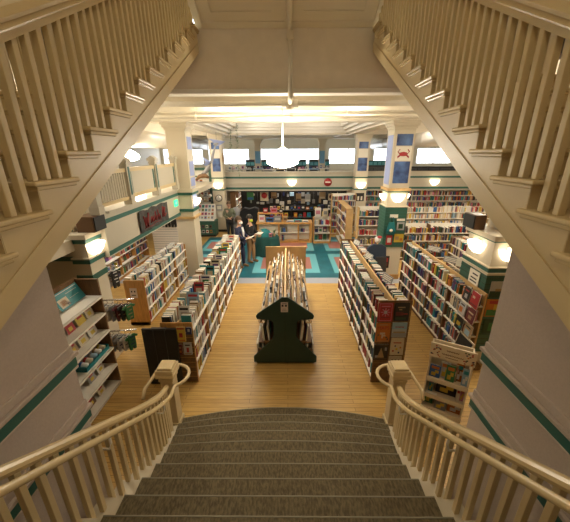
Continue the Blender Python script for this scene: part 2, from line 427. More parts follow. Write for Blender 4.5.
# balustrades of the central stairs
RZ0, RZS = 2.44, .68
def rail_z(y):
    return RZ0 - RZS * (y - 1.0)
def rail_x(y):
    return 1.29 if y < 2.1 else 1.29 + .30 * ((y - 2.1) / 1.25) ** 1.7
def step_top(y, ax):
    z = 0
    for k in range(1, 14):
        if y < YK[k] - SAG[k] * ax * ax: z = RI * k - .012
    return z
for sg, side in ((-1, 'left'), (1, 'right')):
    bl = thing('balustrade', (SX + sg * 1.29, 2, 0), 'cream balustrade with round grab rail at the %s edge of the carpeted steps' % side, 'balustrade', 'balustrades beside the carpeted steps')
    P = lambda y, dx=0, dz=0: (SX + sg * (rail_x(y) + dx), y, rail_z(y) + dz)
    ys = [-.6 + i * .12 for i in range(34)]; ys = [y for y in ys if y < 3.3] + [3.3]
    MB().sweep([P(y) for y in ys], [(-.022, -.028), (.022, -.028), (.033, -.006), (.03, .014), (.014, .026), (-.014, .026), (-.03, .014), (-.033, -.006)]).build('top_rail', 'paint_rail', bl)
    y = -.45
    while y < 3.22:
        x = SX + sg * rail_x(y); zb = step_top(y, rail_x(y)); zt = rail_z(y) - .03
        CB(x - .018, y - .018, zb, x + .018, y + .018, zt, .003).build('baluster', 'paint_cream', bl)
        y += .108
    # newel with stepped cap
    nx, ny = SX + sg * 1.58, 3.42
    nw = MB(); nw.box(nx - .085, ny - .085, 0, nx + .085, ny + .085, 1.0); nw.box(nx - .105, ny - .105, 0, nx + .105, ny + .105, .2)
    nw.box(nx - .1, ny - .1, .93, nx + .1, ny + .1, .97)
    n_ = nw.build('newel_post', 'paint_cream', bl, .008)
    cpm = MB(); cpm.cbox(nx - .125, ny - .125, 1.0, nx + .125, ny + .125, 1.06, .012); cpm.cbox(nx - .12, ny - .12, 1.06, nx + .12, ny + .12, 1.12, .01); cpm.cbox(nx - .1, ny - .1, 1.115, nx + .1, ny + .1, 1.15, .015)
    cpm.build('newel_cap', 'paint_rail', n_)
    # round grab rail that loops about the newel
    pts = [(SX + sg * (rail_x(y_) - .085), y_, rail_z(y_) - .055) for y_ in ys if y_ < 3.0]
    zr = .90
    for i in range(13):
        a = -PI * .30 + i * PI * 1.12 / 12
        pts.append((nx - sg * .27 * math.cos(a), ny + .02 + .27 * math.sin(a), zr + .06 * (1 - i / 12)))
    pts.append((nx + sg * .25, ny - .2, zr)); pts.append((nx + sg * .22, ny - .32, zr - .04))
    g = MB().tube(pts, .023, 10).build('grab_rail', 'paint_rail', bl)
    for yb in (.62, 1.62, 2.55):
        x = SX + sg * rail_x(yb); xr = SX + sg * (rail_x(yb) - .085); z = rail_z(yb) - .06
        MB().tube([(xr, yb, z + .03), (xr, yb - .0, z - .07), (xr + sg * .02, yb, z - .13), (x, yb, z - .13)], .009, 6).build('bracket', 'shelf_white', g)

# ------------------------------------------------------------------ upper flights either side
def tread_y(z): return 2.28 + (z - 3.87) / .185 * .345
Ks = [2.02 + .185 * i for i in range(0, 22)]
def flight(sg, side):
    fl = thing('stair_flight', (sg * 2.2, 0, 2.0), 'cream upper stair flight rising to the upper floor, seen on the %s' % side, 'staircase', 'upper stair flights')
    X0 = sg * (1.6 if sg < 0 else 1.54); X1 = sg * 2.85
    # stringer: stepped top edge, straight lower edge
    top = []
    for i in range(1, len(Ks)):
        y = tread_y(Ks[i]) + .05
        top.append((y, Ks[i - 1] - .02 if i > 1 else 2.0)); top.append((y, Ks[i] - .02))
    yend = tread_y(Ks[-1]) + .35
    poly = top + [(yend, Ks[-1] - .02), (yend, 3.16 + .527 * (yend - 1.88)), (-.9, 3.16 + .527 * (-.9 - 1.88))]
    mb = MB(); mb.prism(poly, 'x', X0, X0 + sg * .07)
    sobj = mb.build('stringer', 'paint_cream', fl)
    mb = MB(); a, b = -.9, yend
    lo = lambda y: 3.16 + .527 * (y - 1.88)
    mb.prism([(a, lo(a) - .004), (b, lo(b) - .004), (b, lo(b) + .15), (a, lo(a) + .15)], 'x', X0 - sg * .009, X0)
    mb.build('lower_moulding', 'paint_cream', sobj)
    mb = MB(); mb.prism(poly, 'x', X1 - sg * .07, X1); mb.build('stringer', 'paint_cream', fl)
    mb = MB(); mb.prism([(-.9, lo(-.9)), (yend, lo(yend)), (yend, lo(yend) + .04), (-.9, lo(-.9) + .04)], 'x', X0 + sg * .07, X1 - sg * .07); mb.build('soffit', 'paint_wall', fl)
    for i in range(1, len(Ks)):
        y = tread_y(Ks[i]); z = Ks[i]
        yb = y + .345 + .06 if i < len(Ks) - 1 else y + .4
        t = MB()
        t.cbox(X0 - sg * .035, y, z - .032, X1, y + .435 if i < len(Ks) - 1 else yb, z, .01)
        t.cbox(X0 - sg * .02, y + .022, z - .058, X1, y + .41 if i < len(Ks) - 1 else yb, z - .03, .008)
        t.build('tread', 'paint_rail', fl)
        B(X0 + sg * .002, y + .044, z - .185, X1 - sg * .005, y + .07, z - .05).build('riser', 'paint_cream', fl)
    return fl
def rail_up(y): return 4.52 + .536 * (y - 1.99)
def balus(sg, X, label, y0, y1):
    bl = thing('balustrade', (X, 2, 2), label, 'balustrade', 'balustrades of the upper flights')
    prof = [(-.03, -.085), (.03, -.085), (.035, -.045), (.06, -.03), (.05, -.005), (.075, .02), (.06, .06), (.025, .08), (-.025, .08), (-.06, .06), (-.075, .02), (-.05, -.005), (-.06, -.03), (-.035, -.045)]
    MB().sweep([(X, y0 - .1, rail_up(y0 - .1)), (X, y1 + .15, rail_up(y1 + .15))], prof).build('handrail', 'paint_rail', bl)
    for i in range(1, len(Ks)):
        for j in range(3):
            y = tread_y(Ks[i]) + .07 + j * .115
            if y < y0 or y > y1: continue
            CB(X - .022, y - .022, Ks[i], X + .022, y + .022, rail_up(y) - .07, .005).build('baluster', 'paint_cream', bl)
    return bl
for sg, side in ((-1, 'left'), (1, 'right')):
    flight(sg, side)
    balus(sg, sg * (1.635 if sg < 0 else 1.575), 'cream balustrade on the near edge of the upper flight, %s of the central stairs' % side, .2, 6.3)
    balus(sg, sg * 2.80, 'cream balustrade on the outer edge of the upper flight, far %s corner at top' % side, .2, 6.2)
# ------------------------------------------------------------------ columns
def column(x, y, w, d, label, z0=0, segs=(), top=4.66, name='column'):
    c = thing(name, (x + w / 2, y + d / 2, 0), label, 'column', 'square columns of the shop')
    m = MB(); m.box(x, y, z0, x + w, y + d, top - .26); m.build('shaft', 'paint_beige', c)
    m = MB()
    for k, (e, a, b) in enumerate(((.0, -.26, -.2), (.03, -.2, -.13), (.07, -.13, -.06), (.1, -.06, 0))):
        m.box(x - e, y - e, top + a, x + w + e, y + d + e, top + b)
    m.build('capital', 'paint_beige', c, .008)
    return c
def slab(c, name, m, x0, y0, z0, x1, y1, z1, bevel=0): return B(x0, y0, z0, x1, y1, z1).build(name, m, c, bevel)
def blue_tiles(c, face, x0, x1, y, name='tile_panel', side=None):
    # three framed panels on the side facing the stairs
    slab(c, name, 'blue_banner', x0, y - .012, 4.02, x1, y, 4.32)
    slab(c, name, 'blue_banner', x0, y - .012, 3.0, x1, y, 3.6)
    f = slab(c, name, 'paper', x0, y - .012, 3.62, x1, y, 4.0)
    return f
# right column with the green slat panel
c = column(2.95, 9.1, .58, .6, 'square column with blue tiles and red crab picture above a green slat panel')
f = blue_tiles(c, 0, 3.03, 3.47, 9.1)
m = MB(); m.lathe([(.001, 0), (.10, .01), (.12, .05), (.09, .1), (.001, .12)], (0, 0, 0), 14, M=Matrix.Translation((3.25, 9.085, 3.74)) @ Matrix.Diagonal((1, .08, 1, 1)))
for s in (-1, 1):
    m.tube([(3.25 + s * .1, 9.083, 3.8), (3.25 + s * .16, 9.083, 3.86), (3.25 + s * .11, 9.083, 3.92)], .014, 6)
    for k in range(3): m.tube([(3.25 + s * .09, 9.083, 3.78 - k * .015), (3.25 + s * .16, 9.083, 3.73 - k * .02)], .008, 5)
m.build('crab_picture', 'book_red', f)
slab(c, 'side_tile_panel', 'blue_pale', 2.938, 9.16, 2.95, 2.95, 9.62, 4.3)
for (a, b, mm, e) in ((2.78, 2.86, 'board_tan', .05), (2.74, 2.78, 'teal_trim', .03), (2.24, 2.31, 'teal_trim', .03), (2.31, 2.34, 'paint_beige', .05), (.0, .16, 'oak', .02)):
    slab(c, 'band', mm, 2.95 - e, 9.1 - e, a, 3.53 + e, 9.7 + e, b)
g = MB(); g.box(2.92, 9.07, 1.08, 3.56, 9.73, 2.24)
gp = g.build('slat_panel', 'green_paint', c)
g = MB()
for z in [1.15 + .1 * i for i in range(11)]: g.box(2.915, 9.065, z, 3.565, 9.735, z + .018)
g.build('groove', 'teal_trim', gp)
def picture(parent, name, x0, x1, y, z0, z1, bg, spots=(), frame=None):
    p = B(x0, y - .012, z0, x1, y, z1).build(name, bg, parent)
    for (a, b, u, v, mm) in spots:
        B(x0 + a * (x1 - x0), y - .016, z0 + u * (z1 - z0), x0 + b * (x1 - x0), y - .0125, z0 + v * (z1 - z0)).build('print', mm, p)
    return p
o = picture(c, 'poster', 3.02, 3.2, 9.065, 1.16, 1.45, 'book_red', [(.2, .8, .25, .75, 'book_white')])
o = picture(c, 'poster', 3.26, 3.54, 9.065, 1.24, 1.5, 'book_yellow', [(.1, .5, .3, .7, 'book_tan'), (.6, .9, .2, .5, 'book_orange')])
o = picture(c, 'poster', 3.3, 3.52, 9.065, 1.62, 1.86, 'book_silver', [(.2, .8, .2, .8, 'book_dark green')])
o = picture(c, 'poster', 3.06, 3.3, 9.065, 2.0, 2.1, 'paper'); o = picture(c, 'poster', 3.28, 3.52, 9.065, 1.9, 1.97, 'paper')
o = picture(c, 'poster', 3.0, 3.2, 9.1, .38, .78, 'black', [(.2, .8, .5, .85, 'book_red'), (.2, .8, .15, .4, 'book_maroon')])
bag = thing('tote_bag', (3.12, 8.99, 1.5), 'teal cloth bag hanging on the green slat panel of the column', 'bag')
m = MB(); m.add([(2.98, 9.02, 1.5), (3.24, 9.02, 1.48), (3.2, 9.0, 1.86), (3.04, 9.0, 1.86), (2.98, 9.06, 1.5), (3.24, 9.06, 1.48), (3.2, 9.06, 1.86), (3.04, 9.06, 1.86), (2.97, 8.97, 1.6), (3.25, 8.97, 1.6)],
    [(0, 1, 9, 8), (8, 9, 2, 3), (7, 6, 5, 4), (0, 4, 5, 1), (3, 2, 6, 7), (0, 8, 3, 7, 4), (1, 5, 6, 2, 9)]); m.build('bag_body', 'teal_cloth', bag, .01)
MB().tube([(3.06, 9.03, 1.85), (3.08, 9.03, 2.02), (3.16, 9.03, 2.02), (3.18, 9.03, 1.85)], .012, 6).build('handle', 'teal_cloth', bag)
MB().lathe([(.001, .0), (.05, .0), (.05, .006), (.001, .006)], (0, 0, 0), 16, M=Matrix.Translation((3.11, 8.972, 1.63)) @ Matrix.Rotation(PI / 2, 4, 'X')).build('round_badge', 'paper', bag)

# left column opposite
c = column(-3.45, 9.3, .55, .6, 'square cream column at the end of the left mezzanine railing with pale blue side tiles')
for a, b in ((2.25, 2.85), (2.9, 3.15), (3.2, 3.62), (3.95, 4.3)): slab(c, 'tile_panel', 'blue_pale', -2.9, 9.4, a, -2.888, 9.8, b)
for (a, b, mm, e) in ((2.66, 2.74, 'teal_trim', .04), (2.74, 2.84, 'paint_beige', .07), (1.93, 2.0, 'board_tan', .06), (2.16, 2.24, 'teal_trim', .03)):
    slab(c, 'band', mm, -3.45 - e, 9.3 - e, a, -2.9 + e, 9.9 + e, b)
# left column by the stairs with the loudspeaker on its ledge
c = thing('column', (-3.66, 5.2, 0), 'banded cream pilaster by the left wall below the small loudspeaker', 'column', 'square columns of the shop')
slab(c, 'shaft', 'paint_beige', -3.66, 4.9, 0, -3.4, 5.32, 2.5)
slab(c, 'upper_shaft', 'paint_beige', -4.05, 5.5, 2.74, -3.66, 5.85, 4.66)
slab(c, 'tile_panel', 'blue_banner', -4.0, 5.488, 2.95, -3.7, 5.5, 3.7)
for (a, b, mm, e) in ((2.50, 2.58, 'paint_beige', .05), (2.42, 2.5, 'teal_trim', .02), (2.06, 2.14, 'teal_trim', .02), (2.14, 2.17, 'paint_beige', .03), (1.75, 1.85, 'green_paint', .015)):
    slab(c, 'band', mm, -3.66 - e, 4.9 - e, a, -3.4 + e, 5.32 + e, b)
# right column by the stairs with two sconces
c = thing('column', (3.73, 5.25, 0), 'green panelled column with two glowing sconces beside the right stair wall', 'column', 'square columns of the shop')
slab(c, 'shaft', 'paint_beige', 3.45, 4.9, 0, 4.05, 5.65, 2.46)
slab(c, 'upper_shaft', 'paint_beige', 3.75, 5.2, 2.54, 4.05, 5.65, 4.66)
for (a, b, mm, e) in ((2.46, 2.54, 'paint_beige', .06), (2.43, 2.46, 'green_paint', .03), (1.98, 2.0, 'paint_beige', .05), (1.90, 1.98, 'teal_trim', .03), (1.86, 1.9, 'paint_beige', .06)):
    slab(c, 'band', mm, 3.45 - e, 4.9 - e, a, 4.05 + e, 5.65 + e, b)
gp = slab(c, 'slat_panel', 'green_paint', 3.425, 4.875, .3, 4.075, 5.675, 1.86)
g = MB()
for z in [.38 + .1 * i for i in range(15)]: g.box(3.42, 4.87, z, 4.08, 5.68, z + .015)
g.build('groove', 'rack_green', gp)
nt = B(3.405, 5.04, 1.42, 3.42, 5.34, 1.82).build('notice', 'paper', c)
m = MB()
for z, a, b in ((1.74, .04, .2), (1.66, .06, .24), (1.6, .05, .25), (1.5, .18, .24)): m.box(3.402, 5.04 + a, z, 3.4052, 5.04 + b, z + .025)
m.build('print', 'print', nt)
picture(c, 'framed_picture', 3.52, 3.98, 4.87, 1.44, 1.74, 'book_silver', [(0, 1, 0, .4, 'book_dark green'), (.2, .8, .35, .55, 'book_tan')])
picture(c, 'framed_picture', 3.52, 3.98, 4.87, 1.06, 1.40, 'book_orange', [(.05, .95, .05, .4, 'book_green'), (.3, .7, .35, .7, 'book_yellow'), (.1, .5, .75, .92, 'book_red')])
picture(c, 'framed_picture', 3.56, 3.98, 4.87, .72, 1.0, 'book_dark green', [(.2, .75, .15, .75, 'book_green'), (.35, .65, .3, .65, 'book_yellow')])
# far columns
c = column(-3.72, 15.4, .58, .55, 'far cream column with a clock, sconce and blue tiles, left of the shop front')
blue_tiles(c, 0, -3.62, -3.24, 15.4)
for (a, b, e) in ((2.66, 2.72, .02), (2.1, 2.16, .02)): slab(c, 'band', 'teal_trim', -3.72 - e, 15.4 - e, a, -3.14 + e, 15.95 + e, b)
slab(c, 'band', 'black', -3.74, 15.38, 0, -3.12, 15.97, .12)
ck = MB().lathe([(.001, 0), (.16, 0), (.16, .04), (.001, .04)], (0, 0, 0), 20, M=Matrix.Translation((-3.43, 15.4, 1.72)) @ Matrix.Rotation(PI / 2, 4, 'X')).build('clock', 'paint_white', c)
MB().lathe([(.14, 0), (.17, 0), (.17, .05), (.14, .05), (.14, 0)], (0, 0, 0), 20, M=Matrix.Translation((-3.43, 15.398, 1.72)) @ Matrix.Rotation(PI / 2, 4, 'X')).build('rim', 'dark_grey', ck)
m = MB(); m.box(-3.44, 15.348, 1.72, -3.425, 15.353, 1.83); m.box(-3.43, 15.348, 1.715, -3.35, 15.353, 1.73); m.build('hand', 'black', ck)
picture(c, 'notice', -3.6, -3.3, 15.4, 1.1, 1.4, 'grey', [(.15, .85, .2, .8, 'paper')]); picture(c, 'notice', -3.55, -3.35, 15.4, .75, 1.0, 'paper')
c = column(3.3, 15.4, .6, .55, 'far cream column with blue tiles and a sconce, right of the shop front')
blue_tiles(c, 0, 3.38, 3.82, 15.4)
for (a, b, e) in ((2.66, 2.72, .02), (2.1, 2.16, .02)): slab(c, 'band', 'teal_trim', 3.3 - e, 15.4 - e, a, 3.9 + e, 15.95 + e, b)
picture(c, 'framed_picture', 3.4, 3.8, 15.4, 1.55, 1.95, 'black', [(.2, .4, .1, .6, 'paper'), (.6, .8, .1, .6, 'paper')])
for i, (x, lb) in enumerate(((-1.9, 'slim white upright on the far mezzanine left of the pendant, one of two'), (2.2, 'slim white upright on the far mezzanine right of the pendant, one of two'))):
    c = column(x - .2, 20.5, .4, .4, lb, 2.5); slab(c, 'tile_panel', 'blue_sky', x - .16, 20.49, 3.2, x + .16, 20.5, 3.95)

# ------------------------------------------------------------------ left mezzanine railing
rl = thing('mezzanine_railing', (-3.3, 7.4, 2.86), 'panelled cream railing with green stripes along the left mezzanine', 'railing')
XR = -3.27
for y in (5.2, 6.36, 7.74, 9.12):
    p = MB(); p.box(XR - .07, y - .07, 2.86, XR + .07, y + .07, 3.68); p.box(XR - .085, y - .085, 2.86, XR + .085, y + .085, 3.0)
    p = p.build('post', 'paint_front', rl)
    q = MB(); q.box(XR - .1, y - .1, 3.68, XR + .1, y + .1, 3.74); q.box(XR - .085, y - .085, 3.62, XR + .085, y + .085, 3.65)
    q.prism([(XR - .09, 3.74), (XR + .09, 3.74), (XR, 3.8)], 'y', y - .09, y + .09); q.build('post_cap', 'paint_front', p)
for (a, b) in ((6.36, 7.74), (7.74, 9.12)):
    p = B(XR - .03, a + .07, 3.02, XR + .03, b - .07, 3.52).build('panel', 'paint_front', rl)
    q = MB(); q.box(XR - .045, a + .07, 3.5, XR + .045, b - .07, 3.58); q.box(XR - .04, a + .07, 2.98, XR + .04, b - .07, 3.06); q.build('rail', 'paint_cream', rl)
    B(XR + .03, a + .1, 3.06, XR + .036, a + .16, 3.5).build('stripe', 'teal_trim', p); B(XR + .03, b - .16, 3.06, XR + .036, b - .1, 3.5).build('stripe', 'teal_trim', p)
    q = MB(); q.box(XR + .072, a - .03, 3.05, XR + .078, a + .03, 3.6); q.build('stripe', 'teal_trim', p)
q = MB(); q.box(XR - .04, 5.27, 3.5, XR + .04, 6.29, 3.57); q.box(XR - .04, 5.27, 2.96, XR + .04, 6.29, 3.02); q.build('rail', 'paint_cream', rl)
y = 5.33
while y < 6.28:
    CB(XR - .016, y - .016, 3.02, XR + .016, y + .016, 3.5, .003).build('baluster', 'paint_front', rl); y += .083
# light slots on the ledge behind the railing
for y, lb in ((6.55, 'small lit ledge lamp under the first railing panel, nearer one'), (6.95, 'small lit ledge lamp under the first railing panel, farther one')):
    t = thing('ledge_lamp', (XR - .1, y, 2.86), lb, 'lamp', 'ledge lamps under the railing'); B(XR - .14, y, 2.86, XR - .06, y + .3, 2.95).build('diffuser', 'slot_light', t); B(XR - .17, y - .01, 2.95, XR - .05, y + .31, 2.97).build('cover', 'paint_cream', t)

# ------------------------------------------------------------------ lamps
def sconce(loc, n, label, r=.19):
    # half bowl of lit glass on a wall; n = outward normal
    t = thing('wall_sconce', loc, label, 'lamp', 'half-bowl wall sconces')
    a0 = math.atan2(n[1], n[0]) - PI / 2
    prof = [(.012, -.20 * r / .19), (r * .45, -.18 * r / .19), (r * .78, -.11 * r / .19), (r * .95, -.03), (r, 0), (r * 1.04, .012), (r * .98, .014), (r * .93, -.02), (r * .75, -.095), (r * .4, -.16)]
    MB().lathe(prof, loc, 20, 0, True, PI, a0).build('glass_bowl', 'glass_lamp', t)
    m = MB(); nx, ny = n; x, y, z = loc
    tx, ty = -ny, nx
    m.add([(x + tx * s_ + nx * d, y + ty * s_ + ny * d, z + h) for d in (0, .012) for s_, h in ((-.06, -.14), (.06, -.14), (.06, .05), (-.06, .05))], [(0, 1, 2, 3), (7, 6, 5, 4), (0, 4, 5, 1), (1, 5, 6, 2), (2, 6, 7, 3), (3, 7, 4, 0)])
    m.build('back_plate', 'paint_white', t)
    MB().ball((x + nx * .02, y + ny * .02, z - .21 * r / .19), .018, 8).build('finial', 'steel', t)
sconce((-3.395, 5.08, 2.38), (1, 0), 'glowing half-bowl sconce on the pilaster under the left loudspeaker')
sconce((3.445, 5.3, 2.32), (-1, 0), 'glowing half-bowl sconce on the aisle side of the green panelled column')
sconce((3.72, 4.895, 2.30), (0, -1), 'glowing half-bowl sconce beside the right stair wall, cut by the stringer')
sconce((3.24, 9.095, 2.66), (0, -1), 'glowing half-bowl sconce on the front of the crab picture column', .2)
sconce((2.945, 9.4, 2.64), (-1, 0), 'glowing half-bowl sconce on the left flank of the crab picture column', .16)
sconce((3.535, 9.4, 2.64), (1, 0), 'glowing half-bowl sconce on the right flank of the crab picture column', .16)
sconce((-2.895, 9.6, 2.5), (1, 0), 'glowing half-bowl sconce on the column at the end of the left railing', .19)
sconce((-3.43, 15.395, 2.42), (0, -1), 'glowing half-bowl sconce above the clock on the far left column', .24)
sconce((3.6, 15.395, 2.42), (0, -1), 'glowing half-bowl sconce on the far right column', .24)
sconce((.22, 15.98, 2.5), (0, -1), 'glowing half-bowl sconce at the middle of the far mezzanine front, under the pendant', .24)
sconce((7.45, 15.98, 2.5), (0, -1), 'glowing half-bowl sconce on the far mezzanine front above the right book stacks', .24)
def pendant(x, y, z, top, label, r=.30, g='glass_pendant'):
    t = thing('pendant_lamp', (x, y, top), label, 'lamp', 'round pendant lamps')
    prof = [(.06, .20), (.09, .175), (.13, .15), (.20, .11), (.27, .05), (.30, -.01), (.285, -.06), (.22, -.10), (.13, -.13), (.05, -.14), (.001, -.142)]
    MB().lathe([(a * r / .3, b * r / .3) for a, b in prof], (x, y, z), 28).build('glass_globe', g, t)
    m = MB(); m.lathe([(.02, .34), (.045, .30), (.075, .26), (.08, .215), (.065, .19)], (x, y, z), 18); m.build('fitter', 'paint_white', t)
    MB().tube([(x, y, z + .3), (x, y, top)], .017, 8).build('rod', 'paint_white', t)
    MB().lathe([(.001, 0), (.07, 0), (.06, -.03), (.02, -.05)], (x, y, top), 16).build('canopy', 'paint_white', t)
pendant(-.12, 8.0, 3.68, 5.2, 'round white glowing pendant lamp on a long rod in the middle of the shop', .40)
pendant(-5.6, 11.3, 3.75, 5.2, 'round white glowing pendant lamp beyond the left mezzanine railing', .36)
pendant(6.9, 10.5, 3.8, 5.2, 'added unseen pendant lamp above the right book stacks, behind the stringer', .36)  # added to brighten the right stacks, hidden from view
pendant(0, .4, 6.6, 8.2, 'added unseen pendant lamp high in the stair shaft above the viewer', .36, 'shaft_fill_glow')  # unseen lamp put in to light the stairs and landing wall
pendant(-6.2, 6.2, 4.3, 5.2, 'added fill pendant lamp over the left mezzanine near the stairs', .34)  # added outside the frame for more light on the left
pendant(6.3, 5.8, 4.2, 5.2, 'added fill pendant lamp over the right book aisles near the stairs', .34)  # extra lamp out of frame, put in to brighten the right aisles
def flush(x, y, z, label, r=.2, g='glass_lamp', grp='added fill lamps under the mezzanine'):  # every flush lamp built here is an added fill light
    t = thing('fill_ceiling_lamp', (x, y, z), label, 'lamp', grp)
    MB().lathe([(r, 0), (r * .98, -.04), (r * .7, -.09), (.001, -.11)], (x, y, z), 20).build('diffuser', g, t)
    MB().lathe([(r + .02, 0), (r + .02, -.03), (r, -.03)], (x, y, z), 20).build('rim', 'paint_white', t)
flush(-4.5, 6.6, 2.3, 'added fill lamp under the left mezzanine, nearest the stairs', .2, 'fill_glow'); flush(-4.6, 9.0, 2.3, 'added fill lamp under the left mezzanine above the wall bookcases', .2, 'fill_glow')
flush(-5.5, 12.5, 2.3, 'added fill lamp under the left mezzanine near the white slat wall', .2, 'fill_glow')  # lamps put in to brighten the space under the left mezzanine
for i, x in enumerate((-2.2, .3, 2.2)): flush(x, 17.3, 2.3, 'added fill lamp inside the dark shop front, %s one' % ('left', 'middle', 'right')[i], .2, 'fill_glow')  # added to lift the light inside the shop front

for (x, y, wh) in ((-1.6, 7.85, 'left of the pendant over the wood floor'), (1.6, 7.85, 'right of the pendant over the wood floor'), (-4.4, 7.8, 'over the left mezzanine railing'), (4.6, 7.8, 'over the near right stacks'),
     (-1.4, 10.4, 'at the near left of the tray above the tiles'), (1.4, 10.4, 'at the near right of the tray above the tiles'), (-1.4, 14.3, 'at the far left of the tray above the tiles'), (1.4, 14.3, 'at the far right of the tray above the tiles'),
     (5.2, 12.5, 'over the far right stacks'), (8.5, 12.5, 'over the right end of the far stacks'), (8.0, 8.0, 'over the outer right stacks'), (4.6, 5.2, 'behind the right stringer over the near aisle'), (-4.6, 4.2, 'behind the left stringer'),
     (-5.8, 14.5, 'over the far left displays'), (-3.9, 13.0, 'over the far green cabinet')):
    flush(x, y, 5.2, 'added fill lamp on the shop ceiling ' + wh, .26, 'fill_glow_dim' if 7.5 < y < 7.9 else 'fill_glow', 'added fill lamps on the shop ceiling')  # hidden lamps added to brighten the shop below
# ------------------------------------------------------------------ loudspeakers, pipes, ducts, signs
def speaker(x0, y0, z0, x1, y1, z1, face, label):
    t = thing('loudspeaker', ((x0 + x1) / 2, (y0 + y1) / 2, z0), label, 'loudspeaker', 'small shelf loudspeakers')
    B(x0, y0, z0, x1, y1, z1).build('cabinet', 'brown_box', t, .006)
    if face > 0: B(x1, y0 + .015, z0 + .015, x1 + .02, y1 - .015, z1 - .015).build('grille', 'black', t)
    else: B(x0 - .02, y0 + .015, z0 + .015, x0, y1 - .015, z1 - .015).build('grille', 'black', t)
speaker(-3.57, 5.02, 2.58, -3.27, 5.36, 2.85, 1, 'brown loudspeaker with black grille on the ledge of the left pilaster')
speaker(3.31, 5.32, 2.54, 3.50, 5.68, 2.80, -1, 'brown loudspeaker with black grille on top of the right green column')
pp = thing('sprinkler_pipe', (-.05, 6.9, 4.78), 'cream sprinkler pipe running across and down the landing wall', 'pipe')
m = MB(); m.tube([(-3.0, 7.0, 4.8), (3.0, 7.0, 4.8)], .055, 10); m.build('cross_pipe', 'paint_ceiling', pp)
m = MB(); m.tube([(.03, 4.2, 5.96 + sl * -2.3 - .1), (.03, 6.3, 5.98), (.05, 6.42, 5.86), (.06, 6.42, 4.86), (.05, 7.0, 4.8)], .05, 10); m.build('riser_pipe', 'paint_ceiling', pp)
m = MB(); m.lathe([(.085, -.09), (.085, .09)], (.05, 7.0, 4.8), 12); m.tube([(-.12, 7, 4.8), (.22, 7, 4.8)], .078, 10); m.build('joint', 'paint_ceiling', pp); MB().tube([(.05, 6.42, 5.74), (.05, 6.42, 5.86)], .07, 10).build('joint', 'paint_ceiling', pp)
pp = thing('sprinkler_pipe', (-.05, 8.0, 4.66), 'thin cream pipe slung across the ceiling beyond the landing wall', 'pipe')
m = MB(); m.tube([(-8, 8.0, 4.66), (8, 8.0, 4.66)], .04, 8); m.build('cross_pipe', 'paint_ceiling', pp)
m = MB()
for x in (-4.5, -2.2, .1, 1.4, 3.6, 5.5): m.tube([(x, 8.0, 4.66), (x, 8.0, 5.2)], .014, 6); m.ball((x, 8.0, 4.66), .055, 8)
m.build('hanger', 'paint_ceiling', pp)
for x, lb in ((-5.4, 'thick pale air duct under the ceiling beyond the left mezzanine'), (5.8, 'thick pale air duct under the ceiling above the right stacks')):
    t = thing('air_duct', (x, 14, 4.35), lb, 'duct', 'air ducts'); m = MB(); m.tube([(x, 10.0, 4.35), (x, 22, 4.35)], .3, 16); m.build('duct_body', 'duct', t)
    m = MB()
    for y in (11, 13.5, 16.4, 19): m.tube([(x, y, 4.35), (x, y + .06, 4.35)], .32, 16)
    m.build('collar', 'duct', t)
# cloth banner and exit sign on the left mezzanine front
bn = thing('cloth_banner', (-3.27, 7.5, 2.2), 'dark grey cloth banner with red script hung on the left mezzanine front', 'banner')
m = MB(); n = 14; vs = []; fs = []
for d in (0, .012):
    for i in range(n + 1):
        y = 6.62 + 1.62 * i / n; w = .02 * math.sin(i * 1.3); 
        vs.append((-3.268 + d + .008 * math.sin(i * 1.9), y, 2.63 + w)); vs.append((-3.268 + d + .008 * math.sin(i * 1.9), y, 2.15 + w * .5))
k = 2 * (n + 1)
for i in range(n):
    a = 2 * i; fs.append((a, a + 2, a + 3, a + 1)); fs.append((k + a, k + a + 1, k + a + 3, k + a + 2))
    fs.append((a, k + a, k + a + 2, a + 2)); fs.append((a + 1, a + 3, k + a + 3, k + a + 1))
fs.append((0, 1, k + 1, k)); fs.append((2 * n, k + 2 * n, k + 2 * n + 1, 2 * n + 1)); m.add(vs, fs)
cl = m.build('cloth', 'banner_cloth', bn)
m = MB(); rr = random.Random(4)
def scr(pts, r=.016): m.tube([(-3.243, 6.62 + a, 2.15 + b) for a, b in pts], r, 5)
scr([(.16, .36), (.22, .1), (.28, .30), (.33, .1), (.41, .40)], .022)
scr([(.50, .14), (.56, .27), (.61, .14), (.66, .27), (.7, .14)]); scr([(.76, .16), (.79, .36), (.83, .14), (.90, .25)]); scr([(.95, .38), (.97, .13), (1.03, .25), (1.09, .12)])
scr([(1.22, .14), (1.26, .4), (1.31, .2), (1.39, .37)], .02); scr([(1.26, .22), (1.36, .13), (1.46, .2)]); scr([(.14, .09), (.5, .07), (.8, .1), (1.1, .08)], .008)
m.build('script', 'banner_red', cl)
ex = thing('exit_sign', (-3.28, 9.0, 2.4), 'small green lit exit sign on the left mezzanine front', 'sign')
eb = B(-3.285, 8.86, 2.38, -3.25, 9.08, 2.56).build('sign_box', 'exit_green', ex)
text('lettering', 'EXIT', .09, face_mat((-3.247, 8.97, 2.47), (0, 1, 0), (0, 0, 1)), 'paper', ex)
ex = thing('exit_sign', (2.9, 20.0, 3.55), 'tiny green lit exit sign far back on the mezzanine', 'sign')
B(3.95, 18.0, 3.08, 4.2, 18.05, 3.2).build('sign_box', 'exit_green', ex); B(4.06, 18.0, 3.2, 4.08, 18.03, 5.2).build('hanger', 'dark_grey', ex)
rs = thing('round_sign', (2.95, 15.97, 2.42), 'round red sign on the far mezzanine front', 'sign')
MB().lathe([(.001, 0), (.2, 0), (.2, .03), (.001, .03)], (0, 0, 0), 20, M=Matrix.Translation((2.05, 15.98, 2.42)) @ Matrix.Rotation(PI / 2, 4, 'X')).build('disc', 'book_red', rs)
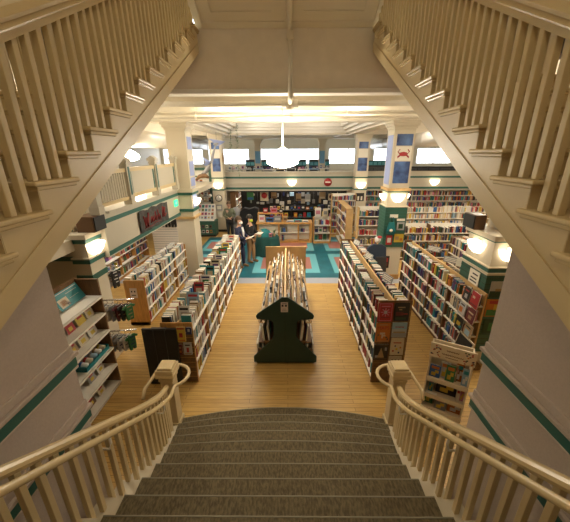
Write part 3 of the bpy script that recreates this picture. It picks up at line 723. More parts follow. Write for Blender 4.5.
B(1.92, 15.935, 2.4, 2.18, 15.948, 2.46).build('bar', 'paper', rs)
# ------------------------------------------------------------------ bookcases and their books
SPECS = []      # every book of every row, later split into single books and the far mass
PAL = {
 'mix': ['white', 'red', 'red', 'maroon', 'navy', 'blue', 'teal', 'green', 'dark green', 'yellow', 'orange', 'brown', 'black', 'black', 'grey', 'purple', 'pink', 'tan', 'cream', 'teal', 'navy', 'black'],
 'pale': ['white', 'white', 'white', 'cream', 'cream', 'beige', 'silver', 'pale blue', 'blue', 'red', 'yellow', 'black', 'teal', 'white', 'tan'],
 'dark': ['black', 'navy', 'maroon', 'brown', 'red', 'blue', 'grey', 'dark green', 'cream', 'white', 'purple', 'teal', 'orange', 'black', 'yellow'],
}
def bookmesh(t, d, h, style=0):
    """x = thickness, y = depth (spine at 0), z = height; slot 0 cover, 1 paper, 2 band"""
    m = MB(); c = .0025
    m.box(0, 0, 0, c, d, h); m.box(t - c, 0, 0, t, d, h); m.box(c, 0, 0, t - c, c, h)
    m.box(c, c, .003, t - c, d - .004, h - .003, 1)
    if style: 
        m.box(t * .12, -.0006, h * .62, t * .88, 0.0002, h * .80, 2)
        if style > 1: m.box(t * .12, -.0006, h * .1, t * .88, 0.0002, h * .16, 2)
    return m
def row(rid, place, p0, along, inward, length, hmin, hmax, pal, depth=.16, tmin=.016, tmax=.046, gap=.12, bays=None, kind='spine'):
    """books from the near end p0 along a shelf"""
    p0 = Vector(p0); al = Vector(along).normalized(); inn = Vector(inward).normalized(); up = Vector((0, 0, 1))
    s = .01; k = 0; cols = PAL[pal]; prev = None
    fixed = random.random() < .4; hb = random.uniform(hmin, hmax)
    while True:
        t = random.uniform(tmin, tmax)
        if s + t > length - .005: break
        if random.random() < .02 * gap / .12: s += random.uniform(.03, gap)
        if s + t > length - .005: break
        if random.random() < .25: hb = random.uniform(hmin, hmax)
        h = min(hmax, max(hmin, hb + random.uniform(-.012, .012)))
        if not (prev and random.random() < .22): prev = random.choice(cols)
        k += 1
        d = depth * random.uniform(.8, 1.0); off = random.uniform(.004, .03)
        SPECS.append(dict(o=p0 + al * s + inn * off, al=al, inn=inn, t=t, d=d, h=h, c=prev, rid=rid, place=place, n=k, kind='spine'))
        s += t + random.uniform(.0008, .003)
def face_row(rid, place, p0, along, inward, length, w, h, pal, tilt=.16, step=None, t=.02, start=0):
    p0 = Vector(p0); al = Vector(along).normalized(); inn = Vector(inward).normalized(); s = .02; k = start
    while s + w < length:
        k += 1; ww = w * random.uniform(.85, 1.1); hh = h * random.uniform(.85, 1.1)
        SPECS.append(dict(o=p0 + al * s, al=al, inn=inn, t=t, d=ww, h=hh, c=random.choice(PAL[pal]), rid=rid, place=place, n=k, kind='face', tilt=tilt))
        s += (step or ww + .02)
LEVELN = ['top deck', 'top shelf', 'second shelf', 'third shelf', 'fourth shelf', 'bottom shelf']
def ordn(n):
    w = ['', 'first', 'second', 'third', 'fourth', 'fifth', 'sixth', 'seventh', 'eighth', 'ninth', 'tenth']
    if n < len(w): return w[n]
    suf = 'th' if 10 <= n % 100 <= 20 else {1: 'st', 2: 'nd', 3: 'rd'}.get(n % 10, 'th')
    return '%d%s' % (n, suf)

def longcase(name, label, xf, sg, y0, y1, depth, zs, ztop, baywood, short, pal='mix', two=True, hm=(.17, .24), endslats=False, bay=.92, plain_end=False, face_top=False, group=None, near_end=True):
    """double bookcase running away from the stairs; xf = x of the visible front, sg = outward x direction"""
    t = thing(name, (xf - sg * depth / 2, (y0 + y1) / 2, 0), label, 'bookcase', group)
    xb = xf - sg * depth; xm = (xf + xb) / 2
    B(min(xf, xb) + .01, y0, 0, max(xf, xb) - .01, y1, zs[0] - .02).build('plinth', baywood, t)
    B(xm - .016, y0 + .02, zs[0], xm + .016, y1 - .02, ztop - .04).build('centre_board', 'board_tan', t)
    nb = max(1, round((y1 - y0) / bay)); bw = (y1 - y0) / nb
    for i, z in enumerate(zs):
        m = MB(); m.box(xf + sg * .02, y0 + .02, z - .02, xm + sg * .012, y1 - .02, z); m.box(xf + sg * .022, y0 + .02, z - .022, xf + sg * .008, y1 - .02, z + .001)
        m.build('shelf', 'shelf_white', t)
        if two: B(xm - sg * .012, y0 + .02, z - .02, xb, y1 - .02, z).build('back_shelf', 'shelf_white', t)
    for k in range(nb + 1):
        y = y0 + bw * k; a, b = (y, y + .025) if k == 0 else ((y - .025, y) if k == nb else (y - .02, y + .02))
        if k == 0 and not near_end: continue
        m = MB(); m.box(xf + sg * (.012 if k in (0, nb) else .024), a, 0, xb if two else xm, b, ztop if k in (0, nb) else zs[-1] - .001); m.build('end_panel' if k in (0, nb) else 'divider', baywood, t)
    if endslats:
        m = MB()
        for i in range(int(ztop / .1)): m.box(min(xf, xb), y0 - .008, .03 + i * .1, max(xf, xb), y0, .115 + i * .1)
        m.build('slat_end', 'walnut', t)
    n = len(zs)
    for li, z in enumerate(zs):
        lev = 'top row' if li == n - 1 else ('bottom row' if li == 0 else ordn(n - li) + ' row down')
        for k in range(nb):
            a = y0 + bw * k + .028; L = bw - .045
            zn = zs[li + 1] - .03 if li < n - 1 else z + .28
            place = 'in %s bay, %s, %s' % (ordn(k + 1), lev, short)
            row((name, label, li, k), place, (xf, a, z), (0, 1, 0), (-sg, 0, 0), L, min(hm[0], zn - z - .06), min(hm[1], zn - z - .012), pal, depth=min(.17, depth / 2 - .075))
        if two and li == n - 1:
            for k in range(nb):
                a = y0 + bw * k + .028; L = bw - .045
                row((name, label, 'b', k), 'in %s bay, far-side top row, %s' % (ordn(k + 1), short), (xb, a, z), (0, 1, 0), (sg, 0, 0), L, hm[0], hm[1], pal, depth=min(.17, depth / 2 - .075))
    return t
ZS = [.12, .42, .72, 1.02, 1.32]
longcase('bookcase', 'long tall double bookcase right of the central aisle with face-out books on its end', 1.48, -1, 4.4, 8.15, .52, ZS, 1.60, 'walnut', 'case right of magazine rack', 'mix', hm=(.18, .235), endslats=True, group='double bookcases')
ZL_ = [.10, .43, .76, 1.06]
longcase('bookcase', 'long low double bookcase of pale books left of the central aisle, behind the black panel', -1.60, 1, 4.4, 9.8, .52, ZL_, 1.20, 'oak', 'case left of magazine rack', 'pale', hm=(.19, .27), endslats=True, group='double bookcases')
longcase('bookcase', 'low double bookcase with an orange oak end panel carrying a notice', -3.26, 1, 6.3, 9.25, .46, [.10, .42, .72, .98], 1.14, 'oak', 'case with orange oak end', 'pale', hm=(.17, .24), group='double bookcases')
longcase('bookcase', 'tall bookcase beside the right green column, seen along its aisle side', 3.20, -1, 4.72, 8.05, .20 * 2, [.12, .42, .72, 1.02, 1.32], 1.6, 'walnut', 'case by right green column', 'mix', two=False, hm=(.17, .235), group='double bookcases', near_end=False)
longcase('bookcase', 'dark bookcase behind the one beside the right green column', 4.85, -1, 6.2, 8.8, .5, [.12, .42, .72, 1.02, 1.28], 1.5, 'walnut', 'dark case behind green column', 'dark', hm=(.17, .23), group='double bookcases')
# notice on the oak end
no = [o for o in COL.objects if o.name.startswith('bookcase') and o.get('label', '').startswith('low double')][0]
nt = B(-3.60, 6.288, .72, -3.44, 6.299, .96).build('notice', 'notice', no)
m = MB(); m.box(-3.57, 6.285, .86, -3.54, 6.2875, .9); m.box(-3.5, 6.285, .86, -3.47, 6.2875, .9); m.box(-3.57, 6.285, .78, -3.47, 6.2875, .80); m.build('print', 'print', nt)

def widecase(label, x0, x1, yf, zs, ztop, short, pal='dark', wood='walnut', bay=1.0, depth=.3, hm=(.17, .25), back='shelf_white', name='bookcase', group='wall and island bookcases facing the stairs', nx=(0, -1)):
    """bookcase facing the stairs (front at y = yf)"""
    t = thing(name, ((x0 + x1) / 2, yf + depth / 2, 0), label, 'bookcase', group)
    B(x0, yf + depth - .02, 0, x1, yf + depth, ztop).build('back_panel', back, t)
    B(x0 + .01, yf + .02, 0, x1 - .01, yf + depth - .02, zs[0] - .02).build('plinth', wood, t)
    nb = max(1, round((x1 - x0) / bay)); bw = (x1 - x0) / nb
    for k in range(nb + 1):
        x = x0 + bw * k; a, b = (x, x + .025) if k == 0 else ((x - .025, x) if k == nb else (x - .0125, x + .0125))
        B(a, yf, 0, b, yf + depth - .02, ztop).build('side_panel' if k in (0, nb) else 'divider', wood, t)
    n = len(zs)
    for li, z in enumerate(zs):
        B(x0 + .025, yf - .01, z - .025, x1 - .025, yf + depth - .02, z).build('shelf', wood if back != 'shelf_white' else 'shelf_white', t)
        lev = 'top row' if li == n - 1 else ('bottom row' if li == 0 else ordn(n - li) + ' row down')
        for k in range(nb):
            zn = zs[li + 1] - .03 if li < n - 1 else z + .27
            row((label, li, k), 'in %s bay, %s, %s' % (ordn(k + 1), lev, short), (x0 + bw * k + .03, yf, z), (1, 0, 0), (0, 1, 0), bw - .05, min(hm[0], zn - z - .06), min(hm[1], zn - z - .012), pal, depth=.18)
    return t
widecase('tall white-backed wall bookcase under the far mezzanine, right of the far column', 3.95, 11.5, 16.25, [.12, .45, .78, 1.11, 1.44, 1.72], 2.0, 'far white-backed wall case', 'mix', 'board_tan', 1.9)
widecase('island bookcase in the right stacks, second in front of the far wall case', 3.9, 10.5, 13.4, [.12, .44, .76, 1.08, 1.36], 1.4, 'far island case', 'pale', 'board_tan', 1.6)
widecase('island bookcase in the right stacks, nearest of the rows behind the dark case', 3.75, 9.5, 10.9, [.12, .44, .76, 1.06], 1.36, 'near island case', 'dark', 'walnut', 1.5)
widecase('colourful bookcase beyond the right aisle, left of the crab picture column', 2.65, 3.5, 11.3, [.12, .5, .88, 1.26, 1.6], 1.92, 'case left of crab column', 'mix', 'board_tan', 1.0, .35)
widecase('far wall bookcase between the black shop front and the crab picture column', 2.1, 3.25, 14.6, [.12, .45, .78, 1.11, 1.44, 1.72], 2.0, 'case by far right column', 'mix', 'board_tan', 1.0)
# bookcases against the left wall under the mezzanine, facing the aisle
def sidecase(label, xf, y0, y1, zs, ztop, short, pal, wood='oak', depth=.28, bay=1.0, sg=1, group='wall bookcases under the left mezzanine'):
    t = thing('bookcase', (xf - sg * depth / 2, (y0 + y1) / 2, 0), label, 'bookcase', group)
    xb = xf - sg * depth
    B(xb, y0, 0, xb + sg * .02, y1, ztop).build('back_panel', wood, t); B(xb + sg * .02, y0, 0, xf - sg * .01, y1, zs[0] - .02).build('plinth', wood, t)
    B(xb, y0, ztop - .025, xf, y1, ztop).build('top_board', wood, t)
    nb = max(1, round((y1 - y0) / bay)); bw = (y1 - y0) / nb
    for k in range(nb + 1):
        y = y0 + bw * k; a, b = (y, y + .03) if k == 0 else ((y - .03, y) if k == nb else (y - .015, y + .015))
        B(xb + sg * .02, a, 0, xf, b, ztop - .025).build('side_panel' if k in (0, nb) else 'divider', wood, t)
    n = len(zs)
    for li, z in enumerate(zs):
        B(xb + sg * .02, y0 + .03, z - .025, xf, y1 - .03, z).build('shelf', 'shelf_white', t)
        lev = 'top row' if li == n - 1 else ('bottom row' if li == 0 else ordn(n - li) + ' row down')
        for k in range(nb):
            zn = zs[li + 1] - .03 if li < n - 1 else ztop - .03
            pl = 'in %s bay, %s, %s' % (ordn(k + 1), lev, short); p0 = (xf - sg * .02, y0 + bw * k + .035, z)
            if (li + k) % 3 == 1: face_row((label, li, k), pl, (xf - sg * .12, y0 + bw * k + .035, z), (0, 1, 0), (-sg, 0, 0), bw - .06, .17, min(.24, zn - z - .04), 'mix')
            else: row((label, li, k), pl, p0, (0, 1, 0), (-sg, 0, 0), bw - .06, min(.17, zn - z - .06), min(.25, zn - z - .012), pal, depth=.2)
    return t
sidecase('oak wall bookcase with white shelves under the left mezzanine', -5.35, 6.2, 11.2, [.12, .44, .76, 1.08], 1.44, 'oak wall case', 'mix')
sidecase('slanted magazine shelves beyond the right aisle, facing left towards the tiled floor', 2.3, 11.9, 14.2, [.12, .46, .8, 1.14, 1.46], 1.78, 'shelves by tiled floor', 'mix', 'board_tan', sg=-1, group='side shelves beyond the aisles')
sidecase('tall dark magazine shelves far behind the man in the olive jacket', -2.75, 16.3, 18.4, [.12, .46, .8, 1.14, 1.46], 1.95, 'shelves behind olive jacket', 'pale', 'walnut', group='side shelves beyond the aisles')

# extra face-out books standing up on the low left case
for k in range(11):
    y = 4.5 + k * .46
    c_ = ['white', 'pale blue', 'red', 'white', 'teal', 'cream', 'white', 'green', 'yellow', 'white', 'cream'][k]
    SPECS.append(dict(o=Vector((-1.84, y, 1.202)), al=Vector((1, 0, 0)), inn=Vector((0, 1, 0)), t=.02, d=.22 if k % 2 else .19, h=.27 if k % 3 else .24, c=c_, rid=('stand', k), place='', n=k + 1, kind='stand', tilt=.2,
        label='%s book propped face-out on the low left case, %s from the near end' % (c_, ordn(k + 1))))

# ---- which books show largest
bpy.context.view_layer.update()
# ------------------------------------------------------------------ the green magazine rack in the middle
CX = -.05
rk = thing('magazine_rack', (CX, 6.4, 0), 'dark green gabled rack of magazines standing in the middle of the wood floor', 'rack')
def rackpoly():
    r = [(.05, 1.43), (.50, 1.10), (.53, 1.05), (.51, .99), (.27, .97), (.22, .92), (.21, .62), (.26, .54), (.60, .18), (.60, .05)]
    return [(CX + x, z) for x, z in r] + [(CX - x, z) for x, z in r[::-1]]
YN, YF = 4.88, 7.98
m = MB(); m.prism(rackpoly(), 'y', YN, YN + .03); fe = m.build('end_panel', 'rack_green', rk, .006)
m = MB(); m.box(CX - .003, YN - .002, .05, CX + .003, YN + .01, 1.42); m.build('seam', 'black', fe)
m = MB(); m.box(CX - .55, YF - .03, 0, CX + .55, YF, 1.44); m.build('back_board', 'board_tan', rk)
m = MB(); m.box(CX - .56, YN + .05, 0, CX + .56, YF - .04, .12); m.build('base', 'rack_green', rk)
m = MB(); m.box(CX - .02, YN + .03, .12, CX + .02, YF - .03, 1.40); m.build('centre_board', 'board_tan', rk)
TX = [.10, .21, .32, .43]; TZ = [1.17, 1.08, 0.99, .90]
m = MB()
for sgn in (-1, 1):
    for x, z in zip(TX, TZ):
        m.box(CX + sgn * (x - .055), YN + .03, z - .01, CX + sgn * (x + .05), YF - .03, z); m.box(CX + sgn * (x + .046), YN + .03, z, CX + sgn * (x + .055), YF - .03, z + .05)
m.build('tier', 'board_tan', rk)
m = MB()
for sgn in (-1, 1):
    for x, z in ((.32, .5), (.46, .33)): m.box(CX + sgn * (x - .06), YN + .04, z - .37 if z > .4 else .12, CX + sgn * (x + .06), YN + .06, z)
    m.box(CX + sgn * .2, YN + .03, .46, CX + sgn * .5, YF - .03, .48)
m.build('lower_bin', 'walnut', rk)
no_ = B(CX - .075, YN - .008, 1.14, CX + .035 + .02, YN - .001, 1.335).build('notice', 'notice', rk)
m = MB()
for a, b, c, d in ((-.05, 1.305, .03, 1.315), (-.06, 1.25, -.025, 1.29), (.0, 1.25, .035, 1.29), (-.045, 1.2, .02, 1.206), (-.055, 1.165, .03, 1.172)): m.box(CX + a, YN - .010, b, CX + c, YN - .0082, d)
m.build('print', 'print', no_)
side_n = {-1: 'left', 1: 'right'}
MAGC = ['white', 'cream', 'black', 'silver', 'grey', 'cream', 'white', 'tan', 'red', 'navy', 'beige', 'teal', 'brown', 'maroon', 'white', 'black']
for sgn in (-1, 1):
    for ti, (x, z) in enumerate(zip(TX, TZ)):
        y = YN + .06; k = 0
        while y < YF - .3:
            w = random.uniform(.18, .22); n = random.choice([1, 1, 2, 3]); k += 1
            cc = random.choice(MAGC); m = MB(); lean = -.16
            th = random.uniform(.006, .02) * n; hh = random.uniform(.20, .255)
            bx = x + .038 - th / 2 - random.uniform(0, .02)
            M = Matrix.Translation((CX + sgn * bx, y, z)) @ Matrix.Rotation(sgn * lean, 4, 'Y')
            m.box(-th / 2, 0, 0, th / 2, w, hh, 1, M); m.box(sgn * th / 2, 0, 0, sgn * (th / 2 + .002), w, hh, 0, M); m.box(-sgn * th / 2, 0, 0, -sgn * (th / 2 + .002), w, hh, 0, M)
            m.box(sgn * (th / 2 + .002), w * .1, hh * .7, sgn * (th / 2 + .003), w * .9, hh * .92, 2, M)
            o = m.build('magazine', ['book_' + cc, random.choice(['book_white', 'book_white', 'paper', 'book_silver', 'book_grey', 'book_black', 'book_tan']), 'book_' + random.choice(['red', 'navy', 'yellow', 'black'])])
            tag(o, '%s magazine, %s along the %s tier, %s slope of green rack' % (cc, ordn(k), ['ridge', 'upper', 'lower', 'eaves'][ti], side_n[sgn]), 'magazine', 'magazines on the green rack')
            y += w + random.uniform(.004, .02)
    for ti, (x, z) in enumerate(((.30, .12), (.40, .12), (.50, .12), (.30, .48), (.40, .48))):
        y = YN + .07
        for k in range(4):
            w = .2; hh = .30 if z < .2 else .32; th = random.uniform(.02, .05); cc = random.choice(MAGC)
            M = Matrix.Translation((CX + sgn * x, y, z)) @ Matrix.Rotation(sgn * .1, 4, 'Y')
            m = MB().box(-th / 2, 0, 0, th / 2, w, hh, 0, M).box(-th / 2 + .003, -.001, .003, th / 2 - .003, w + .001, hh + .001, 1, M)
            tag(m.build('magazine', ['book_' + cc, 'paper']), '%s magazine bundle, %s back in %s bin, %s side of green rack' % (cc, ordn(k + 1), ['inner floor', 'middle floor', 'outer floor', 'inner raised', 'outer raised'][ti], side_n[sgn]), 'magazine', 'magazine bundles in the green rack')
            y += .215

# ------------------------------------------------------------------ books shown face-out on the slat ends of the two big cases
def cover(x0, x1, y, z0, z1, bg, label, design, lean=.06, t=.022):
    o = thing('book', ((x0 + x1) / 2, y, z0), label, 'book', 'face-out books on the bookcase ends')
    w = x1 - x0; h = z1 - z0
    M = Matrix.Translation((x0, y, z0)) @ Matrix.Rotation(-lean, 4, 'X')
    MB().box(0, -t, 0, w, -t + .003, h, 0, M).box(0, -.003, 0, w, 0, h, 0, M).box(0, -t, 0, .003, 0, h, 0, M).build('cover', 'book_' + bg, o)
    MB().box(.004, -t + .003, .004, w - .003, -.003, h - .003, 0, M).build('page_block', 'paper', o)
    for mm, pts in design.items():
        m = MB()
        for (a, b, c, d) in pts: m.box(a * w, -t - .0015, b * h, c * w, -t - .0002, d * h, 0, M)
        m.build('cover_print', mm if mm in MATS else 'book_' + mm, o)
    MB().box(-.01, -t - .012, -.012, w + .01, .0, -.002, 0).box(-.01, -t - .012, -.012, w + .01, -t - .008, .02, 0).build('ledge', 'walnut', o) if False else None
    return o, M, w, h, t
YE = 4.385
o, M, w, h, t = cover(1.46, 1.70, YE, 1.25, 1.58, 'red', 'large red patterned book face-out at top left of the tall case end', {'pink': [(.08, .04, .92, .07), (.08, .93, .92, .96), (.08, .04, .11, .96), (.89, .04, .92, .96), (.2, .78, .8, .84)], 'silver': [(.4, .42, .6, .58)], 'maroon': [(.2, .2, .8, .23), (.2, .68, .8, .71)]})
m = MB()
for k in range(8):
    a = k * PI / 4
    m.box(-.008, -t - .002, .03, .008, -t - .0008, .075, 0, M @ Matrix.Translation((w / 2, 0, h / 2)) @ Matrix.Rotation(a, 4, 'Y'))
m.build('star_print', 'book_pink', o)
o, M, w, h, t = cover(1.725, 1.96, YE, 1.26, 1.58, 'black', 'dark book with a red blurred picture face-out at top right of the tall case end', {'maroon': [(.1, .3, .6, .5)], 'red': [(.35, .36, .9, .42)], 'tan': [(.2, .72, .7, .78), (.3, .6, .5, .66)], 'dark green': [(.1, .08, .8, .2)]})
o, M, w, h, t = cover(1.46, 1.69, YE, .86, 1.21, 'orange', 'orange book titled MAPS face-out in the middle of the tall case end', {'brown': [(.06, .05, .12, .3), (.8, .1, .92, .2)], 'tan': [(.08, .03, .92, .06), (.2, .88, .8, .92)], 'cream': [(.42, .2, .52, .5), (.3, .4, .66, .5), (.52, .3, .7, .36)], 'dark green': [(.12, .34, .24, .4), (.7, .22, .84, .28)]})
text('title', 'MAPS', .085, M @ face_mat((w / 2, -t - .002, h * .73), (1, 0, 0), (0, 0, 1)), 'book_red', o)
o, M, w, h, t = cover(1.72, 1.96, YE, .95, 1.22, 'silver', 'grey-blue landscape book face-out on the right of the tall case end', {'pale blue': [(.0, .55, 1, 1)], 'red': [(.2, .66, .8, .74)], 'grey': [(0, .05, 1, .3)], 'tan': [(.1, .3, .9, .4)]})
o, M, w, h, t = cover(1.46, 1.70, YE, .50, .80, 'black', 'black book with a tan pyramid face-out low on the tall case end', {'brown': [(.05, .05, .95, .1), (.05, .9, .95, .94)], 'grey': [(.1, .15, .3, .3), (.75, .6, .9, .8)]})
m = MB(); m.prism([(w * .25, h * .15), (w * .75, h * .15), (w * .5, h * .78)], 'y', -t - .002, -t - .0005, 0, M); m.build('pyramid_print', 'book_tan', o)
o, M, w, h, t = cover(1.73, 1.95, YE, .60, .92, 'cream', 'cream book with coloured dots face-out on the right of the tall case end', {'red': [(.2, .7, .8, .76), (.15, .2, .28, .3)], 'yellow': [(.4, .3, .55, .42)], 'navy': [(.6, .1, .72, .2), (.3, .5, .42, .58)], 'orange': [(.7, .4, .82, .5)]})
o, M, w, h, t = cover(1.73, 1.95, YE, .28, .56, 'beige', 'beige book with small brown marks face-out behind the right newel cap', {'brown': [(.2, .7, .35, .8), (.45, .7, .6, .8), (.7, .7, .82, .8)], 'red': [(.3, .3, .7, .36)]})
o, M, w, h, t = cover(-1.86, -1.71, YE, .86, 1.13, 'yellow', 'yellow comic book face-out on the end of the low left case', {'red': [(.3, .3, .7, .6), (.1, .85, .9, .95)], 'black': [(.35, .5, .45, .56), (.55, .5, .65, .56)], 'orange': [(.1, .05, .9, .15)]})
o, M, w, h, t = cover(-1.69, -1.60, YE, 1.0, 1.13, 'navy', 'small navy book face-out beside the yellow comic on the low case', {'silver': [(.3, .4, .7, .8)]})
o, M, w, h, t = cover(-1.77, -1.63, YE, .60, .83, 'silver', 'pale book with a red figure face-out below the yellow comic', {'red': [(.35, .2, .65, .6)], 'black': [(.2, .75, .8, .85)], 'tan': [(.1, .05, .9, .15)]})
o, M, w, h, t = cover(-1.89, -1.79, YE, .60, .80, 'maroon', 'brown book half hidden by the black panel on the low case end', {'tan': [(.2, .6, .8, .75)], 'orange': [(.2, .2, .8, .4)]})
# face-out books by the right column case
def cover_x(x, y0, y1, z0, z1, bg, label, design, sg=-1, lean=.1, t=.022):
    o = thing('book', (x, (y0 + y1) / 2, z0), label, 'book', 'face-out books by the right green column')
    w = y1 - y0; h = z1 - z0
    M = Matrix.Translation((x, y1 if sg < 0 else y0, z0)) @ Matrix.Rotation(PI / 2 * sg, 4, 'Z') @ Matrix.Rotation(-lean, 4, 'X')
    MB().box(0, -t, 0, w, -t + .003, h, 0, M).box(0, -.003, 0, w, 0, h, 0, M).box(0, -t, 0, .003, 0, h, 0, M).build('cover', 'book_' + bg, o)
    MB().box(.004, -t + .003, .004, w - .003, -.003, h - .003, 0, M).build('page_block', 'paper', o)
    for mm, pts in design.items():
        m = MB()
        for (a, b, c, d) in pts: m.box(a * w, -t - .0015, b * h, c * w, -t - .0002, d * h, 0, M)
        m.build('cover_print', 'book_' + mm, o)
    return o
cover_x(3.20, 4.6, 4.82, 1.335, 1.60, 'red', 'red book face-out on the top row end next to the green column', {'cream': [(.2, .55, .5, .7)], 'maroon': [(.1, .1, .9, .2)]})
cover_x(3.20, 4.86, 5.05, 1.335, 1.59, 'black', 'black book face-out beside the red one near the green column', {'red': [(.2, .7, .8, .8)], 'silver': [(.3, .2, .7, .5)]})
cover_x(3.19, 4.6, 4.83, 1.035, 1.30, 'maroon', 'dark red book face-out on the second row down near the green column', {'cream': [(.2, .6, .8, .7)], 'tan': [(.3, .2, .7, .45)]})
cover_x(3.19, 4.88, 5.08, 1.035, 1.28, 'silver', 'silver book face-out on the second row down near the green column', {'orange': [(.1, .2, .6, .6)], 'black': [(.2, .75, .8, .85)]})
cover_x(3.18, 4.58, 4.8, .735, .99, 'tan', 'tan book face-out on the third row down near the green column', {'pale blue': [(.2, .2, .8, .6)], 'black': [(.2, .75, .8, .85)]})
cover_x(3.18, 4.86, 5.08, .735, .99, 'black', 'black book with yellow picture face-out on the third row down by the column', {'yellow': [(.2, .3, .7, .6)], 'teal': [(.5, .2, .9, .4)]})
pf = cover_x(3.06, 4.42, 4.86, .20, .78, 'cream', 'large dark framed poster leaning on the near end of the right case', {'black': [(.05, .04, .95, .96)], }, lean=.2)
m = MB()

# ------------------------------------------------------------------ section signs standing on the bookcases
def topsign(x, y, z, ang, label, w=.3, h=.13, m1='grey', m2='paper'):
    t = thing('section_sign', (x, y, z), label, 'sign', 'section signs on the bookcase tops')
    M = Matrix.Translation((x, y, z)) @ Matrix.Rotation(ang, 4, 'Z') @ Matrix.Rotation(-.25, 4, 'X')
    MB().box(-w / 2, -.006, 0, w / 2, .006, h, 0, M).build('board', m1, t)
    mm = MB()
    for k in range(3): mm.box(-w * .42, -.0075, h * (.2 + .25 * k), w * (.42 - .1 * (k % 2)), -.0062, h * (.32 + .25 * k), 0, M)
    mm.build('print', m2, t)
for (x, y, z, lb) in ((1.86, 5.3, 1.56, 'grey section sign on the tall right case, nearest the stairs'), (1.84, 6.6, 1.56, 'grey section sign halfway along the tall right case'), (1.8, 7.7, 1.56, 'grey section sign at the far end of the tall right case')):
    topsign(x, y, z, -PI / 2 + .3, lb)
for (x, y, z, lb) in ((-2.0, 5.5, 1.20, 'grey section sign standing on the low left case'), (-3.52, 6.75, 1.16, 'grey section sign on the case with the orange end, near end'), (-3.5, 7.75, 1.16, 'grey section sign on the middle of the case with the orange end'), (-3.5, 8.7, 1.16, 'grey section sign at the far end of the case with the orange end')):
    topsign(x, y, z, PI / 2 - .5, lb)
topsign(3.5, 7.0, 1.6, -.8, 'grey section sign on the case by the right green column, far one'); topsign(3.5, 6.2, 1.6, -.8, 'grey section sign on the case by the right green column, middle one')
topsign(3.62, 5.85, 1.62, -.7, 'blank white card sign beside the right green column', .36, .16, 'paper', 'shelf_white')
for k, x in enumerate((4.6, 6.2, 8.1)): topsign(x, 16.2, 2.06, 0, 'dark section plate above the far white-backed bookcase, %s one' % ('first', 'second', 'third')[k], .5, .1, 'dark_grey', 'grey')

# ------------------------------------------------------------------ cardboard children's book display at the foot of the right wall
BEFORE = set(COL.objects)
kd = thing('cardboard_display', (2.42, 3.75, 0), 'cream cardboard display of bright children\'s books at the foot of the right wall', 'display')
KX0, KX1 = 2.10, 2.66; KY = 3.80
m = MB(); m.box(KX0, KY, 0, KX0 + .02, KY + .34, 1.12); m.box(KX1 - .02, KY, 0, KX1, KY + .34, 1.12); m.box(KX0, KY + .32, 0, KX1, KY + .34, 1.12); m.box(KX0, KY, 0, KX1, KY + .02, .1); m.build('carcass', 'cardboard_sign', kd)
for z in (.06, .32, .62): MB().box(KX0 + .02, KY - .01, z - .02, KX1 - .02, KY + .32, z).box(KX0, KY - .015, z - .03, KX1, KY, z + .035).build('tray', 'cardboard_sign', kd)
hd = MB().box(KX0 - .01, KY - .02, 1.03, KX1 + .01, KY, 1.255).build('header', 'cardboard_sign', kd)
m = MB(); rr = random.Random(5)
def wig(x0, x1, z, amp, n):
    m.tube([(x0 + (x1 - x0) * i / n, KY - .021, z + amp * math.sin(i * 2.1) * (1 if i % 3 else .6)) for i in range(n + 1)], .0045, 5)
wig(KX0 + .20, KX0 + .36, 1.18, .012, 22); wig(KX0 + .15, KX0 + .42, 1.115, .014, 34); wig(KX0 + .2, KX0 + .36, 1.07, .004, 20); m.build('script', 'walnut', hd)
for cname, n in (('red', 9), ('maroon', 8), ('orange', 5), ('navy', 5), ('dark green', 6)):
    m = MB()
    for k in range(n):
        side = rr.random() < .5; x = KX0 + (.01 + rr.random() * .12 if side else .43 + rr.random() * .12); z = 1.05 + rr.random() * .18
        m.box(x - .011, KY - .0225, z - .009, x + .011, KY - .0205, z + .009, 0)
    m.build('flower_print', 'book_' + cname, hd)
KB = [(.03, .62, .15, .20, 'blue', 'small blue book'), (.17, .62, .13, .27, 'silver', 'pink-topped pale book'), (.21, .62, .2, .24, 'dark green', 'tilted green picture book'), (.25, .62, .12, .26, 'green', 'green book'), (.30, .62, .1, .27, 'tan', 'tan book with red top'), (.375, .62, .1, .29, 'orange', 'orange picture book'), (.46, .62, .085, .27, 'pale blue', 'pale blue book'),
      (.06, .32, .06, .22, 'teal', 'thin teal book'), (.16, .32, .28, .25, 'black', 'wide dark painted book'), (.44, .32, .045, .2, 'cream', 'cream book'), (.49, .32, .05, .22, 'pink', 'magenta book'),
      (.03, .06, .12, .22, 'green', 'green and yellow book'), (.18, .06, .16, .2, 'grey', 'grey picture book'), (.36, .06, .2, .2, 'orange', 'orange book'),]
